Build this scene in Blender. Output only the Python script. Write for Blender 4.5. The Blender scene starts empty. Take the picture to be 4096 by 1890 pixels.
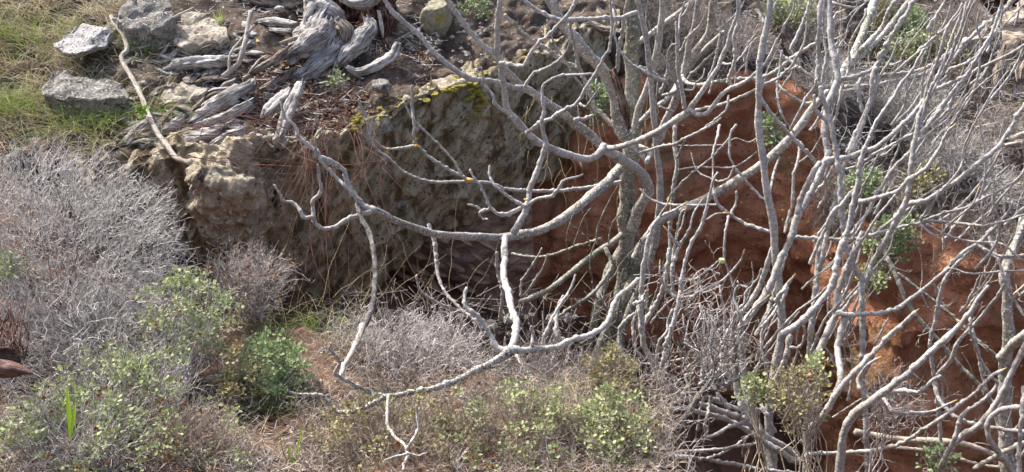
import bpy, math, random
import numpy as np
from mathutils import Vector, noise
random.seed(7); RNG = np.random.default_rng(7)
SC = bpy.context.scene
COL = SC.collection
# ------------------------------------------------------------------ camera, sky, sun, exposure
PITCH = math.radians(30); F = 4392.0; CAM = np.array((0.0, 0.0, 5.0))
cd = bpy.data.cameras.new('camera'); cam = bpy.data.objects.new('camera', cd); COL.objects.link(cam)
cam.location = CAM; cam.rotation_euler = (math.radians(90) - PITCH, 0, 0)
cd.sensor_width = 36; cd.lens = 36 * F / 4096; cd.clip_end = 500; cd.clip_start = 0.05
SC.camera = cam
SUNDIR = Vector((-0.52, 0.52, 0.74)).normalized()
w = bpy.data.worlds.new('World'); SC.world = w; w.use_nodes = True
nt = w.node_tree; bg = nt.nodes['Background']
sky = nt.nodes.new('ShaderNodeTexSky'); sky.sky_type = 'NISHITA'; sky.sun_disc = False
sky.sun_elevation = math.asin(SUNDIR.z); sky.sun_rotation = math.atan2(SUNDIR.x, SUNDIR.y); sky.dust_density = 5; sky.ozone_density = .3; sky.air_density = .8
nt.links.new(sky.outputs[0], bg.inputs[0]); bg.inputs[1].default_value = 0.15
sl = bpy.data.lights.new('sun', 'SUN'); sl.energy = 3.1; sl.angle = math.radians(0.5); sl.color = (1, .96, .9)
sun = bpy.data.objects.new('sun', sl); COL.objects.link(sun)
sun.rotation_euler = SUNDIR.to_track_quat('Z', 'Y').to_euler()
SC.view_settings.view_transform = 'Standard'; SC.view_settings.look = 'None'
SC.view_settings.gamma = 1; SC.view_settings.exposure = 1.25
# ------------------------------------------------------------------ helpers
cp, sp_ = math.cos(PITCH), math.sin(PITCH)
def P(sx, sy, d):
    a = (sx - 2048) / F; b = (sy - 945) / F
    return CAM + d * np.array((a, cp - b * sp_, -sp_ - b * cp))
TILE = {'T1': (0, 0, .795), 'T2': (1024, 0, .795), 'T3': (2048, 0, .795), 'T4': (3072, 0, .795),
        'B1': (0, 945, .795), 'B2': (1024, 945, .795), 'B3': (2048, 945, .795), 'B4': (3072, 945, .795),
        'F1': (2048, 0, .45), 'F2': (2560, 0, .45), 'F3': (3072, 0, .45), 'F4': (3516, 0, .45), 'F5': (2560, 500, .45),
        'F6': (3072, 500, .45), 'F7': (3516, 500, .45), 'F8': (2560, 945, .45), 'F9': (2560, 1355, .45),
        'FA': (1024, 0, .45), 'FB': (600, 500, .45)}
def tp(tile, s):
    ox, oy, k = TILE[tile]
    return [(ox + float(a.split(',')[0]) * k, oy + float(a.split(',')[1]) * k) for a in s.split()]
def lerp(x, xs, ys): return float(np.interp(x, xs, ys))
LX = [-3000, 0, 760, 1370, 1600, 1880, 2350, 2620, 3020, 3260, 3400, 3600, 4096, 6500]
LY = [700, 660, 650, 545, 430, 330, 100, 360, 310, 430, 690, 930, 880, 900]
LD = [7.0, 7.0, 6.95, 7.15, 7.35, 7.6, 8.15, 8.35, 8.4, 8.3, 8.05, 7.9, 7.85, 7.9]
def hd(sx, sy): return lerp(sx, LX, LD) + (lerp(sx, LX, LY) - sy) * .00155
def HP(sx, sy, up=0.0):
    p = P(sx, sy, hd(sx, sy)); p[2] += up; return p
def put(o, label=None, cat=None, group=None, kind=None):
    if label: o['label'] = label
    if cat: o['category'] = cat
    if group: o['group'] = group
    if kind: o['kind'] = kind
    return o
def empty(name, loc, label, cat, group=None):
    o = bpy.data.objects.new(name, None); COL.objects.link(o); o.location = tuple(loc); o.empty_display_size = .05
    return put(o, label, cat, group)
def mkmesh(name, V, Fc, mat, parent=None, smooth=True, loc=None):
    """V in world coordinates; stored relative to the parent's base (or loc)."""
    V = np.asarray(V, dtype=np.float32)
    if parent is not None: org = np.array(parent_world(parent), dtype=np.float32)
    else: org = np.array(loc if loc is not None else (0, 0, 0), dtype=np.float32)
    V = V - org
    me = bpy.data.meshes.new(name)
    Fc = np.asarray(Fc, dtype=np.int32)
    n = Fc.shape[1]
    me.vertices.add(len(V)); me.vertices.foreach_set('co', V.ravel())
    me.loops.add(Fc.size); me.loops.foreach_set('vertex_index', Fc.ravel())
    me.polygons.add(len(Fc)); me.polygons.foreach_set('loop_start', np.arange(0, Fc.size, n, dtype=np.int32))
    me.polygons.foreach_set('loop_total', np.full(len(Fc), n, dtype=np.int32))
    me.polygons.foreach_set('use_smooth', np.full(len(Fc), smooth))
    me.update(calc_edges=True)
    me.materials.append(mat)
    o = bpy.data.objects.new(name, me); COL.objects.link(o)
    if parent is not None: o.parent = parent
    else: o.location = tuple(float(c) for c in org)
    return o
def parent_world(p):
    v = np.zeros(3)
    while p is not None:
        v += np.array(p.location); p = p.parent
    return v
def norm(v): return v / (np.linalg.norm(v, axis=-1, keepdims=True) + 1e-9)
# ------------------------------------------------------------------ materials
def mat(name, cols, scale=6, rough=.9, bump=.3, bscale=40, speck=None, speck_scale=60, speck_lo=.62, moss=None, moss_lo=.55, moss_scale=3,
        detail=8, stretch=None, strata=None, trans=0, objrand=0.0, bdist=.01, up_tint=None, streak=None):
    m = bpy.data.materials.new(name); m.use_nodes = True
    t = m.node_tree; N = t.nodes; L = t.links; b = N['Principled BSDF']
    b.inputs['Roughness'].default_value = rough; b.inputs['Specular IOR Level'].default_value = .25
    tc = N.new('ShaderNodeTexCoord'); src = tc.outputs['Object']
    if stretch:
        mp = N.new('ShaderNodeMapping'); mp.inputs['Scale'].default_value = stretch[:3]
        if len(stretch) > 3:
            mp.vector_type = 'TEXTURE'; mp.inputs['Rotation'].default_value = stretch[3]; mp.inputs['Scale'].default_value = [1 / q for q in stretch[:3]]
        L.new(src, mp.inputs[0]); src = mp.outputs[0]
    n1 = N.new('ShaderNodeTexNoise'); n1.inputs['Scale'].default_value = scale; n1.inputs['Detail'].default_value = detail; n1.inputs['Roughness'].default_value = .65
    L.new(src, n1.inputs['Vector'])
    r = N.new('ShaderNodeValToRGB'); L.new(n1.outputs[0], r.inputs[0])
    e = r.color_ramp.elements; k = len(cols)
    pos = [.32 + .36 * i / max(1, k - 1) for i in range(k)]
    e[0].position = pos[0]; e[0].color = (*cols[0], 1); e[1].position = pos[-1]; e[1].color = (*cols[-1], 1)
    for i in range(1, k - 1):
        q = e.new(pos[i]); q.color = (*cols[i], 1)
    out = r.outputs[0]
    def mix(fac, a, c, blend='MIX'):
        x = N.new('ShaderNodeMix'); x.data_type = 'RGBA'; x.blend_type = blend
        if isinstance(fac, float): x.inputs[0].default_value = fac
        else: L.new(fac, x.inputs[0])
        L.new(a, x.inputs[6])
        if isinstance(c, tuple): x.inputs[7].default_value = (*c, 1)
        else: L.new(c, x.inputs[7])
        return x.outputs[2]
    def ramp(src_, lo, hi):
        x = N.new('ShaderNodeMapRange'); x.inputs[1].default_value = lo; x.inputs[2].default_value = hi; L.new(src_, x.inputs[0]); return x.outputs[0]
    if streak:
        ns = N.new('ShaderNodeTexNoise'); ns.inputs['Scale'].default_value = streak[1]; ns.inputs['Detail'].default_value = 5
        mp2 = N.new('ShaderNodeMapping'); mp2.inputs['Scale'].default_value = streak[2]; L.new(tc.outputs['Object'], mp2.inputs[0]); L.new(mp2.outputs[0], ns.inputs['Vector'])
        out = mix(ramp(ns.outputs[0], .5, .62), out, streak[0])
    if moss:
        n2 = N.new('ShaderNodeTexNoise'); n2.inputs['Scale'].default_value = moss_scale; n2.inputs['Detail'].default_value = 7; n2.inputs['Roughness'].default_value = .7
        L.new(tc.outputs['Object'], n2.inputs['Vector'])
        out = mix(ramp(n2.outputs[0], moss_lo, moss_lo + .07), out, moss)
    if speck:
        n3 = N.new('ShaderNodeTexNoise'); n3.inputs['Scale'].default_value = speck_scale; n3.inputs['Detail'].default_value = 3
        L.new(tc.outputs['Object'], n3.inputs['Vector'])
        out = mix(ramp(n3.outputs[0], speck_lo, speck_lo + .05), out, speck)
    if objrand:
        oi = N.new('ShaderNodeObjectInfo'); x = N.new('ShaderNodeMapRange'); L.new(oi.outputs['Random'], x.inputs[0])
        x.inputs[3].default_value = 1 - objrand; x.inputs[4].default_value = 1 + objrand
        hs = N.new('ShaderNodeHueSaturation'); L.new(x.outputs[0], hs.inputs['Value']); L.new(out, hs.inputs['Color']); out = hs.outputs[0]
    L.new(out, b.inputs['Base Color'])
    if bump:
        n4 = N.new('ShaderNodeTexNoise'); n4.inputs['Scale'].default_value = bscale; n4.inputs['Detail'].default_value = 9; n4.inputs['Roughness'].default_value = .7
        L.new(src, n4.inputs['Vector'])
        bp = N.new('ShaderNodeBump'); bp.inputs['Strength'].default_value = bump; bp.inputs['Distance'].default_value = bdist
        L.new(n4.outputs[0], bp.inputs['Height']); L.new(bp.outputs[0], b.inputs['Normal'])
    if trans:
        tr = N.new('ShaderNodeBsdfTranslucent'); L.new(out, tr.inputs[0]); ms = N.new('ShaderNodeMixShader'); ms.inputs[0].default_value = trans
        L.new(b.outputs[0], ms.inputs[1]); L.new(tr.outputs[0], ms.inputs[2]); L.new(ms.outputs[0], N['Material Output'].inputs[0])
    return m
M = {}
def wood(name, cols, gs, gl, contrast=(.06, .05, .045), crack_lo=.58, bump=.6, speck=None, speck_scale=60, speck_lo=.6, moss=None, moss_lo=.56, moss_scale=5, bdist=.006, detail=6):
    """bark or weathered grain that follows the limb: gs = frequency round it, gl = along it"""
    m = bpy.data.materials.new(name); m.use_nodes = True; t = m.node_tree; N = t.nodes; L = t.links; b = N['Principled BSDF']
    b.inputs['Roughness'].default_value = .92; b.inputs['Specular IOR Level'].default_value = .15
    at = N.new('ShaderNodeAttribute'); at.attribute_name = 'axis'; tc = N.new('ShaderNodeTexCoord')
    mp = N.new('ShaderNodeMapping'); mp.inputs['Scale'].default_value = (gs, gs, gl); L.new(at.outputs['Vector'], mp.inputs[0])
    def nz(src, sc, det=6, ro=.65):
        x = N.new('ShaderNodeTexNoise'); x.inputs['Scale'].default_value = sc; x.inputs['Detail'].default_value = det; x.inputs['Roughness'].default_value = ro; L.new(src, x.inputs['Vector']); return x.outputs[0]
    def rng(src_, lo, hi):
        x = N.new('ShaderNodeMapRange'); x.inputs[1].default_value = lo; x.inputs[2].default_value = hi; L.new(src_, x.inputs[0]); return x.outputs[0]
    def mix(fac, a, c):
        x = N.new('ShaderNodeMix'); x.data_type = 'RGBA'; L.new(fac, x.inputs[0]); L.new(a, x.inputs[6]); x.inputs[7].default_value = (*c, 1); return x.outputs[2]
    g = nz(mp.outputs[0], 1, detail); p = nz(tc.outputs['Object'], 7, 5)
    add = N.new('ShaderNodeMath'); add.operation = 'MULTIPLY_ADD'; L.new(p, add.inputs[0]); add.inputs[1].default_value = .5; 
    sc2 = N.new('ShaderNodeMath'); sc2.operation = 'MULTIPLY'; L.new(g, sc2.inputs[0]); sc2.inputs[1].default_value = .5; L.new(sc2.outputs[0], add.inputs[2])
    r = N.new('ShaderNodeValToRGB'); L.new(add.outputs[0], r.inputs[0]); e = r.color_ramp.elements; k = len(cols)
    e[0].position = .38; e[0].color = (*cols[0], 1); e[1].position = .62; e[1].color = (*cols[-1], 1)
    for i in range(1, k - 1): q = e.new(.38 + .24 * i / (k - 1)); q.color = (*cols[i], 1)
    out = r.outputs[0]
    if moss: out = mix(rng(nz(tc.outputs['Object'], moss_scale, 7), moss_lo, moss_lo + .06), out, moss)
    g2 = nz(mp.outputs[0], 2.1, 4); out = mix(rng(g2, crack_lo, crack_lo + .07), out, contrast)
    if speck: out = mix(rng(nz(tc.outputs['Object'], speck_scale, 3), speck_lo, speck_lo + .04), out, speck)
    L.new(out, b.inputs['Base Color'])
    bp = N.new('ShaderNodeBump'); bp.inputs['Strength'].default_value = bump; bp.inputs['Distance'].default_value = bdist; L.new(g, bp.inputs['Height']); L.new(bp.outputs[0], b.inputs['Normal'])
    return m
M['fig'] = wood('fig_bark', [(.24, .232, .222), (.40, .39, .375), (.54, .525, .505)], 45, 90, contrast=(.13, .12, .11), crack_lo=.57, bump=1, speck=(.66, .65, .61), speck_scale=60, speck_lo=.63, bdist=.006, moss=(.29, .275, .245), moss_lo=.53, moss_scale=14)
M['fig_old'] = wood('fig_bark_lichened', [(.19, .18, .16), (.35, .335, .31), (.48, .465, .44)], 40, 70, contrast=(.10, .09, .08), speck=(.68, .68, .63), speck_scale=62, speck_lo=.575, moss=(.20, .20, .15), moss_lo=.56, moss_scale=6)
M['fig_dark'] = wood('fig_bark_mossy', [(.11, .105, .085), (.20, .195, .16), (.33, .32, .28)], 30, 40, contrast=(.05, .045, .04), speck=(.44, .45, .40), speck_scale=55, speck_lo=.575, moss=(.15, .15, .10), moss_lo=.54, moss_scale=4)
M['lichen'] = mat('orange_lichen', [(.55, .25, .02), (.75, .42, .05)], scale=80, bump=.5, bscale=200)
M['bud'] = mat('yellow_bud', [(.42, .27, .10), (.50, .38, .15)], scale=40, bump=0)
M['figfruit'] = mat('green_fig_skin', [(.38, .46, .16), (.50, .56, .26)], scale=40, bump=.1, rough=.5)
M['deadwood'] = wood('hollow_dead_wood', [(.05, .025, .018), (.18, .12, .09), (.36, .30, .25)], 80, 8, contrast=(.02, .01, .008), crack_lo=.50, bump=1, bdist=.01)
M['driftwood'] = wood('grey_weathered_wood', [(.15, .14, .132), (.38, .365, .345), (.60, .585, .56)], 85, 7, contrast=(.04, .034, .03), crack_lo=.545, bump=1, bdist=.012)
M['rootwood'] = wood('brown_weathered_root', [(.11, .08, .06), (.26, .215, .175), (.44, .39, .335)], 80, 8, contrast=(.03, .022, .018), crack_lo=.52, bump=1, bdist=.012)
M['rotwood'] = wood('red_rotten_wood', [(.04, .018, .013), (.11, .055, .042), (.24, .16, .125)], 70, 8, contrast=(.012, .006, .005), crack_lo=.50, bump=1, bdist=.012)
M['logtan'] = wood('tan_bleached_log', [(.22, .16, .12), (.44, .37, .30), (.62, .56, .48)], 60, 6, contrast=(.06, .035, .025), crack_lo=.53, bump=1, bdist=.014)
M['charred'] = wood('charred_bark', [(.03, .03, .03), (.08, .077, .075), (.22, .21, .205)], 60, 20, contrast=(.012, .012, .012), bump=.8)
M['palewood'] = wood('pale_dead_bark', [(.24, .205, .17), (.40, .36, .315), (.52, .485, .44)], 70, 12, contrast=(.10, .08, .065), crack_lo=.55, bump=.8)
M['roughbark'] = wood('shaggy_bark', [(.11, .095, .085), (.24, .22, .205), (.38, .355, .33)], 80, 12, contrast=(.03, .025, .022), crack_lo=.50, bump=1, bdist=.01)
M['twig'] = mat('grey_twig', [(.34, .325, .305), (.54, .52, .495), (.72, .70, .67)], scale=30, bump=0)
M['twigdark'] = mat('dark_twig_shade_tint', [(.10, .085, .075), (.20, .175, .155), (.34, .31, .285)], scale=30, bump=0)  # dark twig colour, also used to paint shade into bushes and brush
M['twigpink'] = mat('pinkish_twig', [(.26, .22, .20), (.45, .405, .375), (.66, .615, .585)], scale=30, bump=0)
M['twigtan'] = mat('tan_twig', [(.17, .125, .09), (.34, .27, .205), (.52, .45, .37)], scale=30, bump=0)
M['twigpale'] = mat('pale_pinkish_twig', [(.42, .38, .355), (.62, .575, .545), (.78, .74, .715)], scale=30, bump=0)
M['bramble'] = mat('red_bramble_stem', [(.10, .05, .04), (.20, .115, .09)], scale=8, bump=0)
M['straw'] = mat('straw', [(.36, .31, .19), (.60, .54, .37)], scale=5, bump=0, trans=.25)
M['grass'] = mat('green_grass', [(.12, .20, .04), (.30, .41, .10)], scale=4, bump=0, trans=.3)
M['grassb'] = mat('bright_blade', [(.30, .50, .04), (.42, .62, .07)], scale=4, bump=0, trans=.4)
M['leafpale'] = mat('felted_pale_leaf', [(.12, .16, .05), (.31, .36, .17), (.54, .56, .38)], scale=40, bump=0, trans=.2)
M['leafolive'] = mat('dry_olive_leaf', [(.11, .10, .04), (.28, .26, .13), (.42, .40, .23)], scale=40, bump=0, trans=.2)
M['leafgreen'] = mat('fresh_green_leaf', [(.10, .16, .06), (.24, .32, .15), (.42, .50, .32)], scale=30, bump=0, trans=.25)
M['leafbrown'] = mat('brown_leaf', [(.24, .13, .07), (.42, .28, .18)], scale=9, bump=0, trans=.1)
M['leafbright'] = mat('bright_leaf', [(.14, .26, .05), (.26, .40, .10)], scale=9, bump=0, trans=.3)
M['pod'] = mat('orange_seed_pod', [(.22, .08, .03), (.50, .20, .05)], scale=60, bump=0)
M['rust'] = mat('rusted_metal', [(.045, .025, .02), (.11, .06, .05), (.24, .16, .14)], scale=25, bump=1, bscale=60)
M['soil'] = mat('stony_brown_soil', [(.045, .033, .028), (.12, .09, .07), (.24, .20, .16)], scale=9, bump=1, bscale=30, speck=(.42, .40, .37), speck_scale=38, speck_lo=.64, bdist=.04)
M['soilf'] = mat('foreground_soil', [(.05, .033, .025), (.13, .08, .055), (.33, .20, .13)], scale=5, bump=1, bscale=30, speck=(.42, .36, .30), speck_scale=45, speck_lo=.62, bdist=.03)
M['clay'] = mat('red_clay', [(.32, .13, .068), (.56, .255, .14), (.70, .37, .23)], scale=3.6, bump=1, bscale=18, speck=(.30, .13, .075), speck_scale=30, speck_lo=.62, moss=(.36, .22, .115), moss_lo=.54, moss_scale=1.1, bdist=.08)
M['cutrock'] = mat('stained_rock_face', [(.12, .092, .05), (.44, .37, .24), (.62, .55, .40), (.80, .76, .65)], scale=4.5, bump=1, bscale=14, detail=12, speck=(.10, .075, .045), speck_scale=48, speck_lo=.60, moss=(.52, .53, .48), moss_lo=.585, moss_scale=4.2, bdist=.07, streak=((.16, .12, .06), 5, (2.2, 1, 1.0)), stretch=(1.0, 1.5, 5.0, (0, -.85, 0)))
M['tanrock'] = mat('sunlit_tan_rock', [(.20, .15, .09), (.42, .36, .26), (.62, .56, .44)], scale=16, bump=1, bscale=30, speck=(.70, .66, .58), speck_scale=40, speck_lo=.60, bdist=.05, moss=(.12, .10, .07), moss_lo=.57, moss_scale=9)
M['granite'] = mat('speckled_granite', [(.28, .275, .265), (.44, .43, .42), (.58, .57, .56)], scale=28, bump=1, bscale=60, speck=(.14, .13, .125), speck_scale=60, speck_lo=.55, bdist=.02)
M['greystone'] = mat('dark_speckled_stone', [(.09, .085, .075), (.22, .21, .19), (.38, .365, .335)], scale=14, bump=1, bscale=40, speck=(.50, .49, .46), speck_scale=70, speck_lo=.58, bdist=.03, moss=(.07, .065, .055), moss_lo=.54, moss_scale=9)
M['palestone'] = mat('pale_ochre_stone', [(.22, .18, .13), (.40, .355, .29), (.54, .50, .44)], scale=14, bump=1, bscale=30, bdist=.03, speck=(.14, .12, .10), speck_scale=30, speck_lo=.57)
M['mossstone'] = mat('mossy_pebbly_stone', [(.16, .15, .10), (.30, .28, .20), (.46, .43, .33)], scale=22, bump=1, bscale=60, moss=(.30, .26, .04), moss_lo=.56, moss_scale=5, bdist=.02)
M['pebble'] = mat('pebble_stone', [(.22, .20, .16), (.38, .36, .31), (.56, .53, .47)], scale=16, bump=.5, bscale=50, objrand=.35)
M['layer'] = mat('brown_layered_rock', [(.15, .095, .07), (.31, .22, .165), (.48, .37, .29)], scale=9, bump=1, bscale=30, bdist=.02, stretch=(1, 1, 3))
M['gullysoil'] = mat('dark_gully_soil', [(.06, .035, .025), (.13, .075, .05), (.22, .13, .09)], scale=6, bump=1, bscale=25, bdist=.04)
M['moss'] = mat('yellow_moss', [(.12, .11, .03), (.26, .22, .045), (.40, .34, .06)], scale=40, bump=1, bscale=120)
M['ochre'] = mat('ochre_stone', [(.40, .24, .08), (.56, .38, .16)], scale=20, bump=.5, bscale=50)
# ------------------------------------------------------------------ geometry generators
def catmull(pts, step):
    p = np.asarray(pts, float)
    if len(p) < 3:
        n = max(2, int(np.linalg.norm(p[-1] - p[0]) / step[0] if hasattr(step, '__len__') else np.linalg.norm(p[-1] - p[0]) / step) + 1)
        t = np.linspace(0, 1, n)[:, None]; return p[0] * (1 - t) + p[-1] * t
    q = np.vstack([2 * p[0] - p[1], p, 2 * p[-1] - p[-2]]); out = []
    for i in range(1, len(q) - 2):
        L = np.linalg.norm(q[i + 1] - q[i]); n = max(1, int(round(L / step)))
        t = (np.arange(n) / n)[:, None]
        a, b, c, d = q[i - 1], q[i], q[i + 1], q[i + 2]
        out.append(.5 * ((2 * b) + (-a + c) * t + (2 * a - 5 * b + 4 * c - d) * t ** 2 + (-a + 3 * b - 3 * c + d) * t ** 3))
    out.append(p[-1:]); return np.vstack(out)
def frames(C):
    T = norm(np.gradient(C, axis=0)); n = len(C)
    ref = np.array((0, 0, 1.)) if abs(T[0][2]) < .9 else np.array((1., 0, 0))
    N = np.zeros_like(T); N[0] = norm(np.cross(T[0], ref))
    for i in range(1, n):
        v = N[i - 1] - T[i] * np.dot(N[i - 1], T[i]); N[i] = norm(v)
    return T, N, np.cross(T, N)
def sweep(C, R, sides=7, prof=None):
    """tube along C with radii R; prof(i,k) array multiplies the radius (n,sides). closed ends."""
    n = len(C); T, N, B = frames(C)
    a = np.linspace(0, 2 * math.pi, sides, endpoint=False)
    rr = R[:, None] * (prof if prof is not None else 1.0)
    rr = np.broadcast_to(rr, (n, sides))
    V = C[:, None, :] + rr[..., None] * (np.cos(a)[None, :, None] * N[:, None, :] + np.sin(a)[None, :, None] * B[:, None, :])
    V = V.reshape(-1, 3)
    V = np.vstack([V, C[0] - T[0] * R[0] * .5, C[-1] + T[-1] * R[-1] * .7])
    i = np.arange(n - 1)[:, None] * sides; k = np.arange(sides)[None, :]; k2 = (k + 1) % sides
    Q = np.stack([i + k, i + k2, i + sides + k2, i + sides + k], -1).reshape(-1, 4)
    k = np.arange(sides); c0 = n * sides; c1 = c0 + 1; l = (n - 1) * sides
    capa = np.stack([np.full(sides, c0), (k + 1) % sides, k, k], -1); capb = np.stack([np.full(sides, c1), l + k, l + (k + 1) % sides, l + (k + 1) % sides], -1)
    return V, Q, capa, capb
def set_axis(o, C, R, sides):
    n = len(C); s = np.concatenate([[0], np.cumsum(np.linalg.norm(np.diff(C, axis=0), axis=1))]); a = np.linspace(0, 2 * math.pi, sides, endpoint=False)
    off = RNG.uniform(0, 9); rr = np.full(n, float(R.mean()))
    A = np.stack([np.broadcast_to(np.cos(a), (n, sides)) * rr[:, None] + off, np.broadcast_to(np.sin(a), (n, sides)) * rr[:, None], np.broadcast_to(s[:, None], (n, sides)) + off], -1).reshape(-1, 3)
    A = np.vstack([A, A[:1], A[-1:]]).astype(np.float32)
    at = o.data.attributes.new('axis', 'FLOAT_VECTOR', 'POINT'); at.data.foreach_set('vector', A.ravel())
def tube_faces(Q, a, b):
    # all tris
    t = np.vstack([Q[:, [0, 1, 2]], Q[:, [0, 2, 3]], a[:, :3], b[:, :3]]); return t
def fig_branch(pts, widths, parent, name, material, knob=1.0, bud=False):
    """pts world, widths = diameters in m at the points; knobby nodes like fig twigs"""
    pts = np.asarray(pts); L = np.linalg.norm(np.diff(pts, axis=0), axis=1).sum()
    wm = float(np.mean(widths)); step = min(.012, max(.007, wm * .4))
    C = catmull(pts, step); n = len(C)
    s = np.concatenate([[0], np.cumsum(np.linalg.norm(np.diff(C, axis=0), axis=1))])
    sp = np.concatenate([[0], np.cumsum(np.linalg.norm(np.diff(pts, axis=0), axis=1))]); sp *= s[-1] / sp[-1]
    D = np.interp(s, sp, widths); R = D / 2
    # nodes
    q = RNG.uniform(0, .03); amp = np.zeros(n); J = np.zeros((n, 3))
    kn = np.clip((.042 - D) / .022, 0.12, 1) * knob
    while q < s[-1]:
        g = np.exp(-((s - q) / (.0055 + .18 * wm)) ** 2); amp += g * RNG.uniform(.18, .55)
        J += g[:, None] * RNG.normal(0, 1, 3) * .32 * R[:, None]
        q += RNG.uniform(.018, .045) * (1 + wm * 8)
    ph = RNG.uniform(0, 9, 3)
    low = .06 * np.sin(s * 17 + ph[0]) + .05 * np.sin(s * 41 + ph[1])
    C = C + J * kn[:, None] + (np.sin(s * 23 + ph[2]) * .10 * R)[:, None] * np.array((1, 0, .5))
    R = R * (1 + amp * kn + low) * .87
    sides = 6 if wm < .02 else (8 if wm < .05 else 12)
    prof = 1 + RNG.normal(0, .035, (n, sides))
    V, Q, a, b = sweep(C, R, sides, prof)
    o = mkmesh(name, V, tube_faces(Q, a, b), material, parent); set_axis(o, C, R, sides)
    if bud:
        T = norm(C[-1] - C[-4]); cc = np.array([C[-1] - T * .002, C[-1] + T * .006, C[-1] + T * .014, C[-1] + T * .022])
        V, Q, a, b = sweep(cc, np.array([.0028, .0038, .0022, .0005]), 6)
        mkmesh('bud', V, tube_faces(Q, a, b), M['bud'], o)
    return o
def trace(tree, tile, w0, w1, d0, d1, s, material='fig', bud=False, knob=1.0, name='branch', wob=.04):
    pts = tp(tile, s); k = TILE[tile][2]; n = len(pts)
    cum = [0]
    for i in range(1, n): cum.append(cum[-1] + math.hypot(pts[i][0] - pts[i - 1][0], pts[i][1] - pts[i - 1][1]))
    ph = random.uniform(0, 6); out = []; W = []
    for i, (x, y) in enumerate(pts):
        t = cum[i] / cum[-1]; d = d0 + (d1 - d0) * t + wob * math.sin(ph + t * 5) * math.sin(math.pi * t)
        out.append(P(x, y, d)); W.append((w0 + (w1 - w0) * t) * k / F * d)
    return fig_branch(out, W, tree, name, M[material], knob, bud)
def sticks(name, A, B, R0, R1, material, parent=None, loc=None, kind='stuff'):
    """many thin tapered three-sided twigs in one mesh"""
    A = np.asarray(A, float); B = np.asarray(B, float); n = len(A)
    R0 = np.broadcast_to(R0, n)[:, None]; R1 = np.broadcast_to(R1, n)[:, None]
    T = norm(B - A); ref = np.where(np.abs(T[:, 2:3]) < .9, np.array([[0, 0, 1.]]), np.array([[1., 0, 0]]))
    N = norm(np.cross(T, ref)); Bn = np.cross(T, N); V = np.zeros((n, 6, 3))
    for k in range(3):
        c, s = math.cos(2.0944 * k), math.sin(2.0944 * k); o = c * N + s * Bn
        V[:, k] = A + o * R0; V[:, 3 + k] = B + o * R1
    base = (np.arange(n) * 6)[:, None, None]
    Q = np.array([[0, 1, 4, 3], [1, 2, 5, 4], [2, 0, 3, 5]])[None] + base
    o = mkmesh(name, V.reshape(-1, 3), Q.reshape(-1, 4), material, parent, True, loc)
    if kind: o['kind'] = kind
    return o
LEAF = np.array([(0, 0, 0), (-.32, .3, .10), (.32, .3, .10), (-.34, .68, .06), (.34, .68, .06), (0, 1, -.06), (0, .35, -.02), (0, .7, -.02)])
LEAFF = np.array([(0, 6, 1), (0, 2, 6), (1, 6, 3), (6, 7, 3), (2, 4, 6), (6, 4, 7), (3, 7, 5), (7, 4, 5)])
def leaves(name, Pn, D, size, material, parent=None, aspect=1.0, loc=None, kind='stuff'):
    Pn = np.asarray(Pn, float); n = len(Pn); D = norm(np.asarray(D, float)); size = np.broadcast_to(size, n)
    up = norm(RNG.normal(0, .6, (n, 3)) + np.array((0, -.2, 1.))); X = norm(np.cross(D, up)); Z = np.cross(X, D)
    curl = RNG.uniform(.4, 2.2, n)
    V = Pn[:, None] + size[:, None, None] * (LEAF[None, :, 0:1] * aspect * X[:, None] + LEAF[None, :, 1:2] * D[:, None] + LEAF[None, :, 2:3] * curl[:, None, None] * Z[:, None])
    Fc = LEAFF[None] + (np.arange(n) * 8)[:, None, None]
    o = mkmesh(name, V.reshape(-1, 3), Fc.reshape(-1, 3), material, parent, True, loc)
    if kind: o['kind'] = kind
    return o
def rand_dirs(n): return norm(RNG.normal(0, 1, (n, 3)))
def blades(name, base, dirs, length, width, material, parent=None, loc=None, droop=.9, kind='stuff'):
    n = len(base); base = np.asarray(base, float); dirs = norm(dirs); length = np.broadcast_to(length, n); K = 5
    side = norm(np.cross(dirs, RNG.normal(0, 1, (n, 3)))); hor = norm(dirs * np.array((1, 1, 0)) + RNG.normal(0, .3, (n, 3)) * np.array((1, 1, 0)))
    V = np.zeros((n, K, 2, 3)); dr = RNG.uniform(.2, 1, n) * droop
    for k in range(K):
        t = k / (K - 1); c = base + dirs * (length * t)[:, None] + (hor * .5 - np.array((0, 0, .55))) * (length * dr * t * t)[:, None]
        wd = (width * (1 - t * .92))
        V[:, k, 0] = c - side * wd / 2; V[:, k, 1] = c + side * wd / 2
    q = np.array([[2 * k, 2 * k + 1, 2 * k + 3, 2 * k + 2] for k in range(K - 1)])[None] + (np.arange(n) * 2 * K)[:, None, None]
    o = mkmesh(name, V.reshape(-1, 3), q.reshape(-1, 4), material, parent, True, loc)
    if kind: o['kind'] = kind
    return o
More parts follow.
